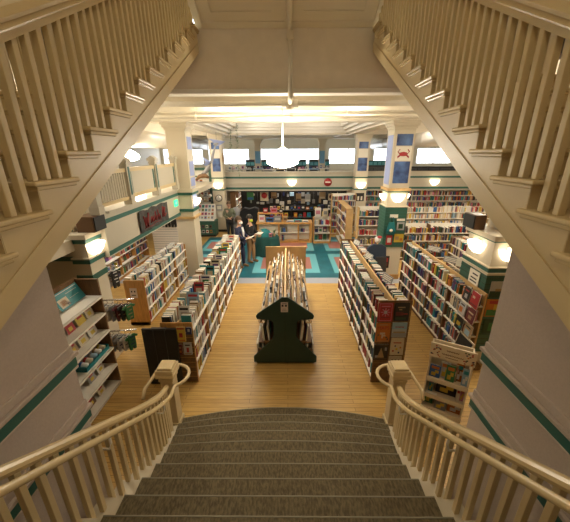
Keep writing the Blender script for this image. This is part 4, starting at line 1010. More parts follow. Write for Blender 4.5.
for i, (dx, z, w, h, cn, nm) in enumerate(KB):
    sh = ['top', 'middle', 'bottom'][0 if z > .5 else (1 if z > .2 else 2)]
    o = thing('book', (KX0 + dx + w / 2, KY + .1, z), '%s on the %s tray of the cardboard display' % (nm, sh), 'book', 'books in the cardboard display')
    y = KY + .05 + .035 * (i % 3)
    M = Matrix.Translation((KX0 + dx, y + .02, z)) @ Matrix.Rotation(-.14, 4, 'X') @ (Matrix.Rotation(.18, 4, 'Y') if 'tilted' in nm else Matrix.Identity(4))
    MB().box(0, 0, 0, w, .003, h, 0, M).box(0, .015, 0, w, .018, h, 0, M).build('cover', 'book_' + cn, o); MB().box(.003, .003, .003, w - .003, .015, h - .003, 0, M).build('page_block', 'paper', o)
    c1, c2 = rr.choice([('orange', 'yellow'), ('red', 'cream'), ('teal', 'white'), ('pink', 'yellow')])
    MB().box(w * .15, -.0015, h * .68, w * .85, -.0003, h * .88, 0, M).build('cover_print', 'book_' + c1, o)
    q = MB(); q.box(w * .2, -.0015, h * .12, w * .6, -.0003, h * .4, 0, M).box(w * .5, -.0015, h * .35, w * .85, -.0003, h * .58, 0, M); q.build('cover_print', 'book_' + c2, o)
lf_ = thing('leaflet', (KX0 + .1, KY + .05, .33), 'white leaflet lying on the middle tray of the cardboard display', 'leaflet')
MB().box(KX0 + .03, KY - .0, .357, KX0 + .19, KY + .05, .36).build('sheet', 'paper', lf_)

RZ = Matrix.Translation((KX0, KY, 0)) @ Matrix.Rotation(-.52, 4, 'Z') @ Matrix.Translation((-KX0, -KY, 0))
for o in set(COL.objects) - BEFORE:
    if o.parent is None: o.matrix_world = RZ @ o.matrix_basis
# ------------------------------------------------------------------ white-shelved rack at the left wall with gifts
lr = thing('shelf_rack', (-3.15, 3.9, 0), 'tall walnut rack with white shelves against the left stair wall', 'shelf')
LX, LXB = -2.96, -3.36; LY0, LY1 = 2.9, 4.40
m = MB(); m.box(LXB, LY1 - .03, 0, LX - .02, LY1, 2.0); m.build('side_panel', 'walnut', lr); m = MB(); m.box(LXB, LY0, 0, LX - .02, LY0 + .03, 2.0); m.build('side_panel', 'walnut', lr)
B(LXB, LY0, 0, LXB + .02, LY1, 2.02).build('back_panel', 'walnut', lr)
LZ = [.06, .42, .76, 1.10, 1.42, 1.72]
for z in LZ: MB().box(LXB + .02, LY0 + .03, z - .02, LX, LY1 - .03, z).box(LX - .01, LY0 + .03, z - .035, LX + .004, LY1 - .03, z + .0).build('shelf', 'shelf_white', lr)
def loose_x(name, cat, y0, y1, z, h, cn, label, group, x=-3.12, lean=.3, t=.02, pr=None):
    o = thing(name, (x, (y0 + y1) / 2, z), label, cat, group); w = y1 - y0
    M = Matrix.Translation((x, y0, z)) @ Matrix.Rotation(PI / 2, 4, 'Z') @ Matrix.Rotation(-lean, 4, 'X')
    MB().box(0, -t, 0, w, -t + .003, h, 0, M).box(0, -.003, 0, w, 0, h, 0, M).build('cover', cn if cn in MATS else 'book_' + cn, o); MB().box(.003, -t + .003, .003, w - .003, -.003, h - .003, 0, M).build('page_block', 'paper', o)
    for (a, b, c, d, mm) in (pr or [(.2, .6, .8, .8, 'red'), (.25, .15, .7, .45, 'yellow')]): MB().box(a * w, -t - .0015, b * h, c * w, -t - .0003, d * h, 0, M).build('cover_print', 'book_' + mm, o)
loose_x('picture_book', 'book', 3.78, 4.32, 1.73, .26, 'teal', 'large turquoise picture book on the top of the white-shelved rack', 'books on the white-shelved rack', -3.2, .5, .03, [(.08, .1, .42, .62, 'cream'), (.14, .2, .34, .5, 'orange'), (.3, .1, .42, .26, 'navy'), (.05, .9, .95, .93, 'white'), (.45, .72, .9, .74, 'white'), (.5, .4, .85, .42, 'white')])
for (y, z, w, h, cn, lb) in ((3.92, 1.42, .18, .16, 'yellow', 'small yellow book with red marks on the second shelf'), (4.14, 1.42, .17, .2, 'cream', 'patterned cream book on the second shelf'), (3.7, 1.42, .16, .19, 'red', 'red toy-shop book on the second shelf'),
      (3.86, 1.10, .2, .2, 'cream', 'open cream card on the third shelf'), (4.1, 1.10, .2, .2, 'white', 'open white card on the third shelf'), (3.66, 1.10, .15, .17, 'tan', 'tan card on the third shelf'),
      (3.85, .42, .16, .16, 'grey', 'dark picture card on the fifth shelf'), (4.08, .42, .17, .17, 'white', 'white framed card on the fifth shelf'), (3.7, .06, .18, .16, 'brown', 'brown card on the lowest shelf'), (3.98, .06, .16, .15, 'cream', 'cream framed card on the lowest shelf')):
    loose_x('greeting_card', 'card', y, y + w, z, h, cn, lb + ' of the white-shelved rack', 'cards and small books on the white-shelved rack')
tr = thing('gift_tray', (-3.1, 4.02, .76), 'teal tray of rolled white gifts on the fourth shelf of the rack', 'tray')
m = MB(); m.box(-3.26, 3.72, .762, -3.0, 4.32, .775); m.box(-3.26, 3.72, .775, -3.25, 4.32, .86); m.box(-3.01, 3.72, .775, -3.0, 4.32, .83); m.box(-3.26, 3.72, .775, -3.0, 3.73, .85); m.box(-3.26, 4.31, .775, -3.0, 4.32, .85); m.build('tray_body', 'book_teal', tr)
for k in range(5):
    q = thing('gift_roll', (-3.12, 3.8 + k * .115, .8), 'white rolled gift in the teal tray, %s from the stairs' % ordn(k + 1), 'gift', 'rolled gifts in the teal tray')
    MB().tube([(-3.22, 3.8 + k * .115, .835), (-3.04, 3.8 + k * .115, .82)], .045, 10).build('roll', 'book_' + ['white', 'cream', 'pale blue', 'white', 'cream'][k], q); MB().tube([(-3.15, 3.8 + k * .115, .8295), (-3.11, 3.8 + k * .115, .8265)], .047, 10).build('ribbon', 'book_' + ['blue', 'red', 'grey', 'tan', 'yellow'][k], q)

# ------------------------------------------------------------------ hanging baby clothes
cr = thing('clothes_rail', (-2.95, 4.75, 0), 'chrome two-tier clothes rail behind the white-shelved rack', 'clothes rail')
for z, y in ((1.42, 4.72), (.86, 4.62)): MB().tube([(-3.4, y - .1, z + .1), (-3.3, y - .06, z + .06), (-2.72, y + .12, z)], .014, 8).build('rail', 'steel', cr)
MB().tube([(-3.4, 4.62, 0), (-3.4, 4.62, 1.7)], .02, 8).build('upright', 'steel', cr); B(-3.55, 4.45, 0, -3.25, 4.8, .03).build('base', 'steel', cr)
def garment(x, y, z, ang, cn, label, w=.2, h=.33):
    t = thing('baby_garment', (x, y, z), label, 'clothing', 'baby clothes on the rail')
    M = Matrix.Translation((x, y, z)) @ Matrix.Rotation(ang, 4, 'Z')
    MB().tube([M @ Vector(p) for p in ((0, 0, .02), (0, 0, -.03), (-w * .4, 0, -.08), (w * .4, 0, -.08), (0, 0, -.03))], .005, 5).build('hanger', 'steel', t)
    sh = [(-.12, -.06), (-.25, -.02 - .06), (-.5, -.22), (-.38, -.32), (-.27, -.24), (-.27, -.72), (-.24, -.98), (-.06, -1.0), (0, -.78), (.06, -1.0), (.24, -.98), (.27, -.72), (.27, -.24), (.38, -.32), (.5, -.22), (.25, -.08), (.12, -.06), (0, -.12)]
    m = MB(); m.prism([(a * w * 1.3, b * h - .05) for a, b in sh], 'y', -.018, .018, 0, M); o = m.build('cloth', cn if cn in MATS else 'book_' + cn, t, .008)
    m = MB()
    for k in range(4): m.box(-w * .2 + .03 * (k % 2), -.0205, -.12 - .07 * k, w * .2, -.0185, -.10 - .07 * k, 0, M)
    m.build('print', 'book_' + random.choice(['navy', 'tan', 'grey', 'white']), o)
gc = [('white', 'white patterned romper'), ('silver', 'grey romper'), ('white', 'white spotted romper'), ('grey', 'mottled grey romper'), ('maroon', 'dark red romper'), ('black', 'black romper'), ('green', 'green romper')]
for k, (cn, nm) in enumerate(gc):
    u = k / 6.0; garment(-3.28 + .44 * u, 4.67 + .16 * u, 1.41 + .06 * (1 - u) - .02, 1.1, cn, '%s hanging on the upper clothes rail, %s from the wall' % (nm, ordn(k + 1)))
gc = [('silver', 'pale grey leggings'), ('white', 'white sleepsuit'), ('grey', 'mottled sleepsuit'), ('silver', 'silver grey sleepsuit'), ('white', 'white printed sleepsuit'), ('green', 'green sleepsuit')]
for k, (cn, nm) in enumerate(gc):
    u = k / 5.0; garment(-3.26 + .42 * u, 4.57 + .16 * u, .85 + .06 * (1 - u) - .02, 1.1, cn, '%s hanging on the lower clothes rail, %s from the wall' % (nm, ordn(k + 1)))
for k in range(4): garment(-3.86 + .09 * k, 5.75 + .03 * k, 1.70 - .02 * k, 1.2, ['white', 'grey', 'white', 'black'][k], '%s top hanging behind the left pilaster, %s one' % (['white', 'grey', 'off-white', 'black'][k], ordn(k + 1)), .22, .40)
MB().tube([(-3.95, 5.72, 1.74), (-3.5, 5.87, 1.66)], .012, 8).build('rail', 'steel', cr)

# ------------------------------------------------------------------ black folding panel by the low left case
bp = thing('folding_screen', (-2.18, 4.2, 0), 'black upright panel with two creases standing behind the left newel', 'screen')
m = MB(); m.cbox(-2.42, 4.34, 0, -1.845, 4.38, 1.12, .008); po = m.build('board', 'black', bp)
m = MB(); m.box(-2.23, 4.332, .02, -2.224, 4.341, 1.1); m.box(-2.04, 4.332, .02, -2.034, 4.341, 1.1); m.build('crease', 'dark_grey', po)
MB().box(-2.26, 4.335, 1.10, -2.01, 4.385, 1.13).build('clip', 'dark_grey', bp)

# ------------------------------------------------------------------ wooden counter and table on the tiled floor
ct = thing('display_counter', (-.1, 13.6, 0), 'oak counter with cream cubby shelves facing the stairs on the tiled floor', 'counter')
B(-1.35, 13.3, 0, 1.05, 13.95, .08).build('plinth', 'oak', ct)
B(-1.4, 13.25, .86, 1.1, 14.0, .92).build('counter_top', 'oak', ct, .008); B(-1.3, 13.62, .08, 1.0, 13.66, .86).build('back_panel', 'shelf_white', ct)
for x in (-1.36, -.42, .45, .98): B(x, 13.3, .08, x + .06, 13.95, .86).build('upright', 'oak', ct)
B(-1.3, 13.32, .45, .98, 13.62, .48).build('shelf', 'shelf_white', ct)
B(1.04, 13.3, 0, 1.1, 13.95, .86).build('end_panel', 'oak', ct)
c2 = thing('angled_display', (1.5, 13.5, 0), 'oak display case of small books at the right end of the counter', 'display')
B(1.14, 13.2, 0, 1.92, 13.7, .1).build('plinth', 'oak', c2); B(1.88, 13.2, .1, 1.92, 13.7, 1.12).build('side_panel', 'oak', c2); B(1.14, 13.66, .1, 1.88, 13.7, 1.12).build('back_panel', 'shelf_white', c2); B(1.14, 13.2, .1, 1.18, 13.7, 1.12).build('side_panel', 'oak', c2)
for z in (.1, .45, .8): B(1.18, 13.2, z, 1.88, 13.66, z + .025).build('shelf', 'shelf_white', c2)
for z, nm in ((.13, 'bottom'), (.48, 'middle')): face_row(('ad', z), '', (1.2, 13.35, z), (1, 0, 0), (0, 1, 0), .66, .17, .24, 'mix')
row(('ad', .83), '', (1.2, 13.3, .83), (1, 0, 0), (0, 1, 0), .66, .16, .24, 'pale')
for s_ in SPECS:
    if s_['rid'][0] == 'ad': s_['place'] = 'in the oak display at the counter end, %s shelf' % {.13: 'bottom', .48: 'middle', .83: 'top'}[s_['rid'][1]]
row(('ct', 0), 'in the middle cubby of the oak counter', (-.3, 13.36, .48), (1, 0, 0), (0, 1, 0), .3, .18, .26, 'dark', gap=.02); row(('ct', 1), 'in the lower cubby of the oak counter', (-.28, 13.36, .08), (1, 0, 0), (0, 1, 0), .14, .2, .28, 'dark', gap=.02); row(('ct', 2), 'in the right cubby of the oak counter', (.58, 13.36, .48), (1, 0, 0), (0, 1, 0), .2, .15, .22, 'mix', gap=.02)
# things on the counter
us = thing('counter_shelf', (-.75, 13.75, .92), 'oak riser shelf standing on the left of the counter', 'shelf')
B(-1.35, 13.6, 1.25, -.2, 13.9, 1.29).build('board', 'oak', us)
for x in (-1.35, -.25): B(x, 13.6, .92, x + .05, 13.9, 1.25).build('upright', 'oak', us)
def boxthing(name, cat, label, x, y, z, w, d, h, cn, cn2, group):
    t = thing(name, (x, y, z), label, cat, group)
    CB(x - w / 2, y - d / 2, z, x + w / 2, y + d / 2, z + h, .006).build('box_body', 'book_' + cn, t); B(x - w * .35, y - d / 2 - .003, z + h * .35, x + w * .35, y - d / 2 + .001, z + h * .75).build('print', 'book_' + cn2, t)
for (x, z, w, h, cn, cn2, lb) in ((-1.15, .92, .26, .3, 'white', 'pink', 'white box with a pink square on the oak counter'), (-.8, .92, .34, .2, 'blue', 'black', 'blue and black box on the oak counter'), (-.45, .92, .34, .26, 'grey', 'silver', 'grey picture box on the oak counter'),
     (-1.0, 1.29, .2, .2, 'red', 'white', 'red box on the oak riser shelf'), (-.62, 1.29, .3, .2, 'pink', 'red', 'pink box on the oak riser shelf'), (-.3, 1.29, .16, .16, 'black', 'white', 'black box on the oak riser shelf'),
     (.12, .92, .36, .06, 'silver', 'navy', 'flat silver box on the oak counter'), (.45, .92, .36, .1, 'teal', 'red', 'teal box on the oak counter'), (.8, .92, .26, .07, 'white', 'blue', 'flat white box at the right of the oak counter'),
     (-.1, .92, .18, .25, 'tan', 'brown', 'tan box standing on the oak counter'), (1.35, 1.125, .26, .42, 'white', 'pink', 'tall white card on the oak display case'), (1.68, 1.125, .22, .38, 'cream', 'grey', 'tall cream card on the oak display case')):
    boxthing('gift_box', 'box', lb, x, 13.5 if z < 1.2 else 13.75, z, w, .1 if h > .15 else .2, h, cn, cn2, 'boxes on the oak counter')
tb = thing('draped_table', (-.8, 11.6, 0), 'small round table under a dark teal cloth on the tiled floor', 'table')
prof = [(.001, .78), (.40, .78), (.44, .765)]
m = MB(); n = 40; vs = []; fs = []
for r, z, wv in ((.43, .78, 0), (.46, .72, .01), (.48, .4, .025), (.51, .02, .04)):
    for i in range(n):
        a = 2 * PI * i / n; q = r + wv * math.sin(a * 9); vs.append((-.8 + q * math.cos(a), 11.6 + q * .8 * math.sin(a), z))
for j in range(3):
    for i in range(n): fs.append((j * n + i, j * n + (i + 1) % n, (j + 1) * n + (i + 1) % n, (j + 1) * n + i))
fs.append(tuple(range(n))); m.add(vs, fs, 0, True); m.build('tablecloth', 'dark_teal_cloth', tb)
m = MB(); m.lathe([(.30, 0), (.28, .10), (.2, .2), (.1, .26), (.001, .28)], (-.92, 11.62, .785), 18); tag(m.build('teal_cloth_heap', 'teal_cloth'), 'heap of bright teal cloth on the draped round table', 'cloth')
pl = thing('potted_plant', (-.52, 11.5, .79), 'small green plant on the draped round table', 'plant'); MB().lathe([(.001, 0), (.04, 0), (.06, .1), (.05, .1), (.001, .09)], (-.52, 11.5, .79), 12).build('pot', 'book_tan', pl)
m = MB()
for k in range(14):
    a = k * 2.4; l = .06 + .1 * random.random(); b = Vector((-.52, 11.5, .88)); e = b + Vector((math.cos(a) * l * .6, math.sin(a) * l * .6, l + .05))
    s_ = Vector((-math.sin(a), math.cos(a), 0)) * .018; mid = (b + e) / 2 + Vector((0, 0, .02)); m.add([b, mid + s_, e, mid - s_], [(0, 1, 2, 3)])
m.build('leaves', 'leaf', pl)
boxthing('gift_box', 'box', 'small pink-brown box beside the plant on the draped table', -.66, 11.42, .787, .12, .1, .14, 'pink', 'brown', 'things on the draped table')
boxthing('gift_box', 'box', 'tall tan box at the left of the draped table', -1.08, 11.4, .787, .14, .1, .26, 'tan', 'white', 'things on the draped table')
# ------------------------------------------------------------------ people
def skin_mesh(name, joints, edges, m, parent, sub=1):
    me = bpy.data.meshes.new(name); off = WORLD_LOC[parent.name]
    names = list(joints); idx = {k: i for i, k in enumerate(names)}
    me.from_pydata([tuple(Vector(joints[k][0])) for k in names], [(idx[a], idx[b]) for a, b in edges], [])
    o = bpy.data.objects.new(name, me); COL.objects.link(o)
    md = o.modifiers.new('skin', 'SKIN'); md.use_smooth_shade = True
    for i, k in enumerate(names):
        r = joints[k][1]; r = r if isinstance(r, tuple) else (r, r)
        me.skin_vertices[0].data[i].radius = r
    me.skin_vertices[0].data[0].use_root = True
    sb = o.modifiers.new('sub', 'SUBSURF'); sb.levels = sub; sb.render_levels = sub
    bpy.context.view_layer.update()
    ev = o.evaluated_get(bpy.context.evaluated_depsgraph_get())
    nm = bpy.data.meshes.new_from_object(ev); o.modifiers.clear(); o.data = nm
    nm.materials.clear(); nm.materials.append(MATS[m])
    o.parent = parent; WORLD_LOC[o.name] = off
    return o
def person(loc, face, label, top, legs, hair, arms, mask=True, shirt=None, stance=.09, hgt=1.78, hat=None, beard=None):
    """loc = feet; face = heading angle (0 looks along +x); arms: list of (elbow, wrist) in body frame (forward, left, up)"""
    t = thing('person', loc, label, 'person'); k = hgt / 1.78
    F = Matrix.Rotation(face, 4, 'Z')
    def w(f, l, u): return tuple(F @ Vector((f * k, l * k, u * k)))
    J = {'pelvis': (w(0, 0, .95), (.15, .11)), 'waist': (w(0, 0, 1.10), (.145, .10)), 'chest': (w(0, 0, 1.30), (.17, .115)), 'neckbase': (w(0, 0, 1.46), (.09, .075)), 'neck': (w(.01, 0, 1.52), .055),
         'head0': (w(.025, 0, 1.60), (.075, .085)), 'head1': (w(.02, 0, 1.69), (.08, .095)), 'head2': (w(.01, 0, 1.745), (.055, .07))}
    E_ = [('pelvis', 'waist'), ('waist', 'chest'), ('chest', 'neckbase'), ('neckbase', 'neck'), ('neck', 'head0'), ('head0', 'head1'), ('head1', 'head2')]
    for s_, sd in ((1, 'l'), (-1, 'r')):
        ft = .10 if s_ > 0 else -.02
        J['hip' + sd] = (w(0, s_ * .09, .90), .095); J['knee' + sd] = (w(ft * .6 + .01, s_ * stance, .49), .062); J['ankle' + sd] = (w(ft - .03, s_ * stance, .085), .042); J['toe' + sd] = (w(ft + .13, s_ * (stance + .02), .035), .036)
        E_ += [('pelvis', 'hip' + sd), ('hip' + sd, 'knee' + sd), ('knee' + sd, 'ankle' + sd), ('ankle' + sd, 'toe' + sd)]
        el, wr = arms[0 if s_ > 0 else 1]
        J['sh' + sd] = (w(0, s_ * .19, 1.41), .062); J['el' + sd] = (w(el[0], s_ * el[1], el[2]), .045); J['wr' + sd] = (w(wr[0], s_ * wr[1], wr[2]), .03)
        hd = Vector((wr[0] - el[0], wr[1] - el[1], wr[2] - el[2])).normalized()
        hp = [wr[i] + hd[i] * .08 for i in range(3)]
        J['palm' + sd] = (w(hp[0], s_ * hp[1], hp[2]), (.034, .02))
        E_ += [('chest', 'sh' + sd), ('sh' + sd, 'el' + sd), ('el' + sd, 'wr' + sd), ('wr' + sd, 'palm' + sd)]
        for q in range(4):
            o_ = (q - 1.5) * .02; l = (.065, .08, .075, .055)[q]
            a = [hp[0] + hd[0] * .03, hp[1] + o_, hp[2] + hd[2] * .03]; b = [a[i] + hd[i] * l for i in range(3)]; b[2] -= .02
            J['f%d%s' % (q, sd)] = (w(a[0], s_ * a[1], a[2]), .009); J['g%d%s' % (q, sd)] = (w(b[0], s_ * b[1], b[2]), .008); E_ += [('palm' + sd, 'f%d%s' % (q, sd)), ('f%d%s' % (q, sd), 'g%d%s' % (q, sd))]
        b = [wr[0] + hd[0] * .06, wr[1] - .045, wr[2] + hd[2] * .06 + .01]; J['th' + sd] = (w(b[0], s_ * b[1], b[2]), .010); E_ += [('palm' + sd, 'th' + sd)]
    body = skin_mesh('body', J, E_, 'skin', t)
    def grow(r, d): return (r[0] + d, r[1] + d) if isinstance(r, tuple) else r + d
    keys = ['waist', 'pelvis', 'chest', 'neckbase'] + [a + s_ for a in ('sh', 'el', 'wr') for s_ in 'lr']
    Jt = {q: (J[q][0], grow(J[q][1], .022 if q[:2] not in ('wr', 'ne') else .012)) for q in keys}
    Et = [('pelvis', 'waist'), ('waist', 'chest'), ('chest', 'neckbase')] + [(a, b) for s_ in 'lr' for a, b in (('chest', 'sh' + s_), ('sh' + s_, 'el' + s_), ('el' + s_, 'wr' + s_))]
    skin_mesh('jacket', Jt, Et, top, t)
    keys = ['pelvis'] + [a + s_ for a in ('hip', 'knee', 'ankle') for s_ in 'lr']
    Jl = {q: (J[q][0], grow(J[q][1], .015)) for q in keys}
    skin_mesh('trousers', Jl, [('pelvis', 'hipl'), ('hipl', 'kneel'), ('kneel', 'anklel'), ('pelvis', 'hipr'), ('hipr', 'kneer'), ('kneer', 'ankler')], legs, t)
    L0 = Vector(loc)
    def P(f, l, u): return L0 + Vector(w(f, l, u))
    for s_, sd in ((1, 'l'), (-1, 'r')):
        a = Vector(J['ankle' + sd][0]) + L0; b = Vector(J['toe' + sd][0]) + L0
        sh = MB(); sh.tube([a + Vector((0, 0, -.02)) - (b - a).normalized() * .03, (a + b) / 2 + Vector((0, 0, -.004)), b, b + (b - a).normalized() * .02], [.05, .048, .044, .02], 10); sh.build('shoe', 'walnut' if legs != 'black_cloth' else 'black', t)
    hm = MB(); c = P(.0, 0, 1.70); M = Matrix.Translation(c) @ F @ Matrix.Diagonal((1.08, .9, 1.05, 1))
    prof = [(.112 * k * math.sin(PI * i / 12), .112 * k * math.cos(PI * i / 12)) for i in range(0, 7)]
    if hat: hm.lathe(prof, (0, 0, .01), 16, 0, True, M=M); hm.lathe([(.113 * k, .0), (.117 * k, -.02), (.113 * k, -.03)], (0, 0, .01), 16, M=M); hm.build('hat', hat, t)
    else:
        hm.lathe(prof, (-.014, 0, .006), 16, 0, True, M=M); hm.lathe([(.111 * k, 0), (.108 * k, -.05), (.09 * k, -.09)], (-.022, 0, .006), 10, 0, True, PI * 1.1, PI * .45, M=M); hm.build('hair', hair, t)
    nb = MB(); nb.ball(P(.112, 0, 1.645), .017, 8); nb.ball(P(.012, .092, 1.65), .024, 8, 0, (1, .5, 1.3)); nb.ball(P(.012, -.092, 1.65), .024, 8, 0, (1, .5, 1.3)); nb.build('face_feature', 'skin', body)
    ey = MB(); ey.ball(P(.093, .034, 1.675), .011, 8); ey.ball(P(.093, -.034, 1.675), .011, 8); ey.build('eye', 'black', body)
    mo_ = MB(); mo_.tube([P(.098, .028, 1.595), P(.106, 0, 1.592), P(.098, -.028, 1.595)], .006, 6); mo_.build('mouth', 'book_maroon', body)
    if mask:
        mk = MB(); mk.lathe([(.001, .06), (.05, .055), (.085, .02), (.093, -.02), (.08, -.06), (.045, -.075)], (0, 0, 0), 14, 0, True, PI, -PI / 2, M=Matrix.Translation(P(.035, 0, 1.61)) @ F @ Matrix.Diagonal((1.02, .88, .9, 1))); mk.build('face_mask', mask if isinstance(mask, str) else 'shirt_white', t)
    if shirt:
        s1 = MB(); M = Matrix.Translation(L0) @ F @ Matrix.Diagonal((k, k, k, 1))
        s1.add([(.128, .05, 1.44), (.128, -.05, 1.44), (.165, -.055, 1.28), (.145, -.05, 1.0), (.145, .05, 1.0), (.165, .055, 1.28), (.09, .05, 1.44), (.09, -.05, 1.44), (.1, -.055, 1.28), (.1, -.05, 1.0), (.1, .05, 1.0), (.1, .055, 1.28)],
               [(0, 5, 2, 1), (5, 4, 3, 2), (6, 7, 8, 11), (11, 8, 9, 10), (0, 1, 7, 6), (1, 2, 8, 7), (2, 3, 9, 8), (3, 4, 10, 9), (4, 5, 11, 10), (5, 0, 6, 11)], 0, True, M); s1.build('shirt_front', shirt, t)
    return t, P
t, P = person((-1.66, 10.2, 0), -.25, 'man in a navy suit and white face mask reading papers beside the low left case', 'navy_cloth', 'navy_cloth', 'hair_brown',
    [((.06, .25, 1.14), (.26, .13, 1.10)), ((.08, .25, 1.13), (.28, .10, 1.10))], True, 'shirt_white', hgt=1.80)
pp_ = thing('paper_sheet', tuple(P(.38, 0, 1.08)), 'white papers held by the man in the navy suit', 'papers')
m = MB(); m.box(-.10, -.15, 0, .14, .15, .012, 0, Matrix.Translation(P(.36, 0, 1.09)) @ Matrix.Rotation(-.25, 4, 'Z') @ Matrix.Rotation(-.35, 4, 'Y')); m.build('sheets', 'paper', pp_)
t, P = person((-1.36, 10.72, 0), -.35, 'person in black top and khaki trousers with a lime green face cover', 'black_cloth', 'khaki_cloth', 'black',
    [((.08, .26, 1.14), (.28, .12, 1.14)), ((.05, .26, 1.12), (.26, .14, 1.12))], 'lime', None, hgt=1.76, hat='black')
pp_ = thing('open_book', tuple(P(.38, .0, 1.12)), 'open white booklet held by the person in khaki trousers', 'book')
m = MB(); M = Matrix.Translation(P(.37, 0, 1.14)) @ Matrix.Rotation(-.35, 4, 'Z'); m.box(-.1, -.15, 0, .1, 0, .012, 0, M @ Matrix.Rotation(-.1, 4, 'X')); m.box(-.1, 0, 0, .1, .15, .012, 0, M @ Matrix.Rotation(.1, 4, 'X')); m.build('pages', 'paper', pp_)
t, P = person((-2.72, 14.1, 0), -PI / 2 + .3, 'person in an olive jacket and black trousers standing far back by the clock column', 'olive_cloth', 'black_cloth', 'hair_brown',
    [((.02, .27, 1.14), (.2, .08, 1.08)), ((.02, .27, 1.14), (.2, .07, 1.06))], False, None, hgt=1.72)

# ------------------------------------------------------------------ the dark shop front beneath the far mezzanine
hg = random.Random(8)
fr = thing('shop_front_frame', (0, 16.1, 0), 'black frame of the dark shop front below the far mezzanine', 'frame')
MB().box(-2.3, 16.02, 1.93, 3.0, 16.16, 2.02).build('head_rail', 'black', fr); B(2.6, 16.02, 0, 3.05, 16.16, 2.0).build('side_panel', 'black', fr)
for i in range(46):
    x = -2.0 + (i % 16) * .29 + hg.uniform(-.08, .08); rowi = i // 16; z = 1.15 + rowi * .36 + hg.uniform(-.06, .06); w = hg.uniform(.08, .26); h = hg.uniform(.1, .28)
    cn = hg.choice(['silver', 'grey', 'navy', 'white', 'tan', 'black', 'pale blue', 'silver', 'beige', 'navy', 'grey'])
    y = 17.2 + .4 * rowi + hg.uniform(-.1, .1)
    o = thing('hanging_toy', (x, y, z), '%s toy packet hanging in the dark shop front, %s along in %s row' % (cn, ordn(i % 16 + 1), ['lower', 'middle', 'upper'][rowi]), 'toy', 'goods hanging in the dark shop front')
    CB(x - w / 2, y - .03, z, x + w / 2, y + .03, z + h, .012).build('packet', 'book_' + cn, o)
    MB().tube([(x, y, z + h), (x, y, 2.3)], .004, 4).build('string', 'grey', o)
for (x, z, w, h, cn, c2, lb, y) in ((-2.0, 1.45, .36, .46, 'green', 'blue', 'green poster with a blue foot at the left of the dark shop front', 16.6), (-1.25, 1.4, .44, .52, 'cream', 'red', 'poster with a red circular badge at the left of the dark shop front', 16.6), (.6, 1.35, .3, .4, 'tan', 'brown', 'tan square hanging in the middle of the shop front', 16.9), (1.1, 1.3, .3, .42, 'silver', 'white', 'pale poster right of the tan square in the shop front', 16.9), (1.9, 1.45, .34, .4, 'tan', 'beige', 'tan square at the right of the shop front', 16.9), (2.35, 1.4, .3, .36, 'cream', 'maroon', 'cream poster with a dark dot in the shop front', 16.7), (-.75, 1.5, .3, .35, 'tan', 'brown', 'tan square at the left of the shop front', 16.9)):
    o = thing('poster', (x, y, z), lb, 'poster'); B(x - w / 2, y - .01, z, x + w / 2, y + .01, z + h).build('sheet', 'book_' + cn, o)
    if cn == 'cream': MB().lathe([(.001, 0), (w * .36, 0), (w * .36, .004), (.001, .004)], (0, 0, 0), 18, M=Matrix.Translation((x, y - .0105, z + h * .55)) @ Matrix.Rotation(PI / 2, 4, 'X')).build('round_badge', 'book_' + c2, o)
    else: B(x - w * .4, y - .014, z + h * .05, x + w * .4, y - .0105, z + h * .3).build('print', 'book_' + c2, o)
    MB().tube([(x, y, z + h), (x, y, 2.3)], .005, 4).build('string', 'grey', o)
gs = thing('gondola_shelf', (1.0, 16.4, 0), 'dark goods shelf stretching across the inside of the shop front', 'shelf')
for z in (.15, .55, .95): B(-1.0, 16.3, z - .03, 2.55, 16.75, z).build('shelf', 'dark_grey', gs)
B(-1.0, 16.74, 0, 2.55, 16.78, 1.1).build('back_panel', 'black', gs)
for x in (-1.0, .2, 1.4, 2.52): B(x, 16.3, 0, x + .03, 16.74, 1.0).build('upright', 'black', gs)
for li, z in enumerate((.55, .95)):
    x = -.95; k = 0
    while x < 2.4:
        w = hg.uniform(.1, .2); k += 1
        if not any(abs(x + w / 2 - u) < w / 2 + .05 for u in ((.215, 1.415) if z < .9 else ())):
            boxthing('toy_box', 'box', '%s toy box, %s along the %s shelf inside the shop front' % ((cn := hg.choice(['white', 'pink', 'red', 'silver', 'navy', 'orange', 'pale blue', 'black', 'teal', 'yellow', 'cream'])), ordn(k), ['middle', 'top'][li]), x + w / 2, 16.45, z, w, .12, hg.uniform(.12, .28), cn, hg.choice(['white', 'black', 'red', 'yellow', 'blue']), 'boxes on the shop front shelf')
        x += w + hg.uniform(.03, .09)
bd = thing('draped_stand', (-1.95, 14.9, 0), 'tall black draped stand behind the person with the lime face cover', 'stand')  # dark shape with a wavy top, built as a draped display stand
m = MB(); m.prism([(-2.35, 0), (-1.45, 0), (-1.42, .9), (-1.4, 1.28), (-1.6, 1.36), (-1.85, 1.28), (-2.1, 1.34), (-2.3, 1.18), (-2.38, .8)], 'y', 14.7, 15.1); m.build('drape', 'black_cloth', bd, .03)
gb = thing('grey_beanbag', (-2.35, 15.0, 0), 'rounded grey covered object beside the olive jacket', 'cover'); MB().ball((-2.55, 15.0, .9), .36, 16, 0, (.8, .7, 1.25)).lathe([(.22, 0), (.2, .5), (.24, .55)], (-2.55, 15, 0), 14).build('cover_body', 'grey', gb)

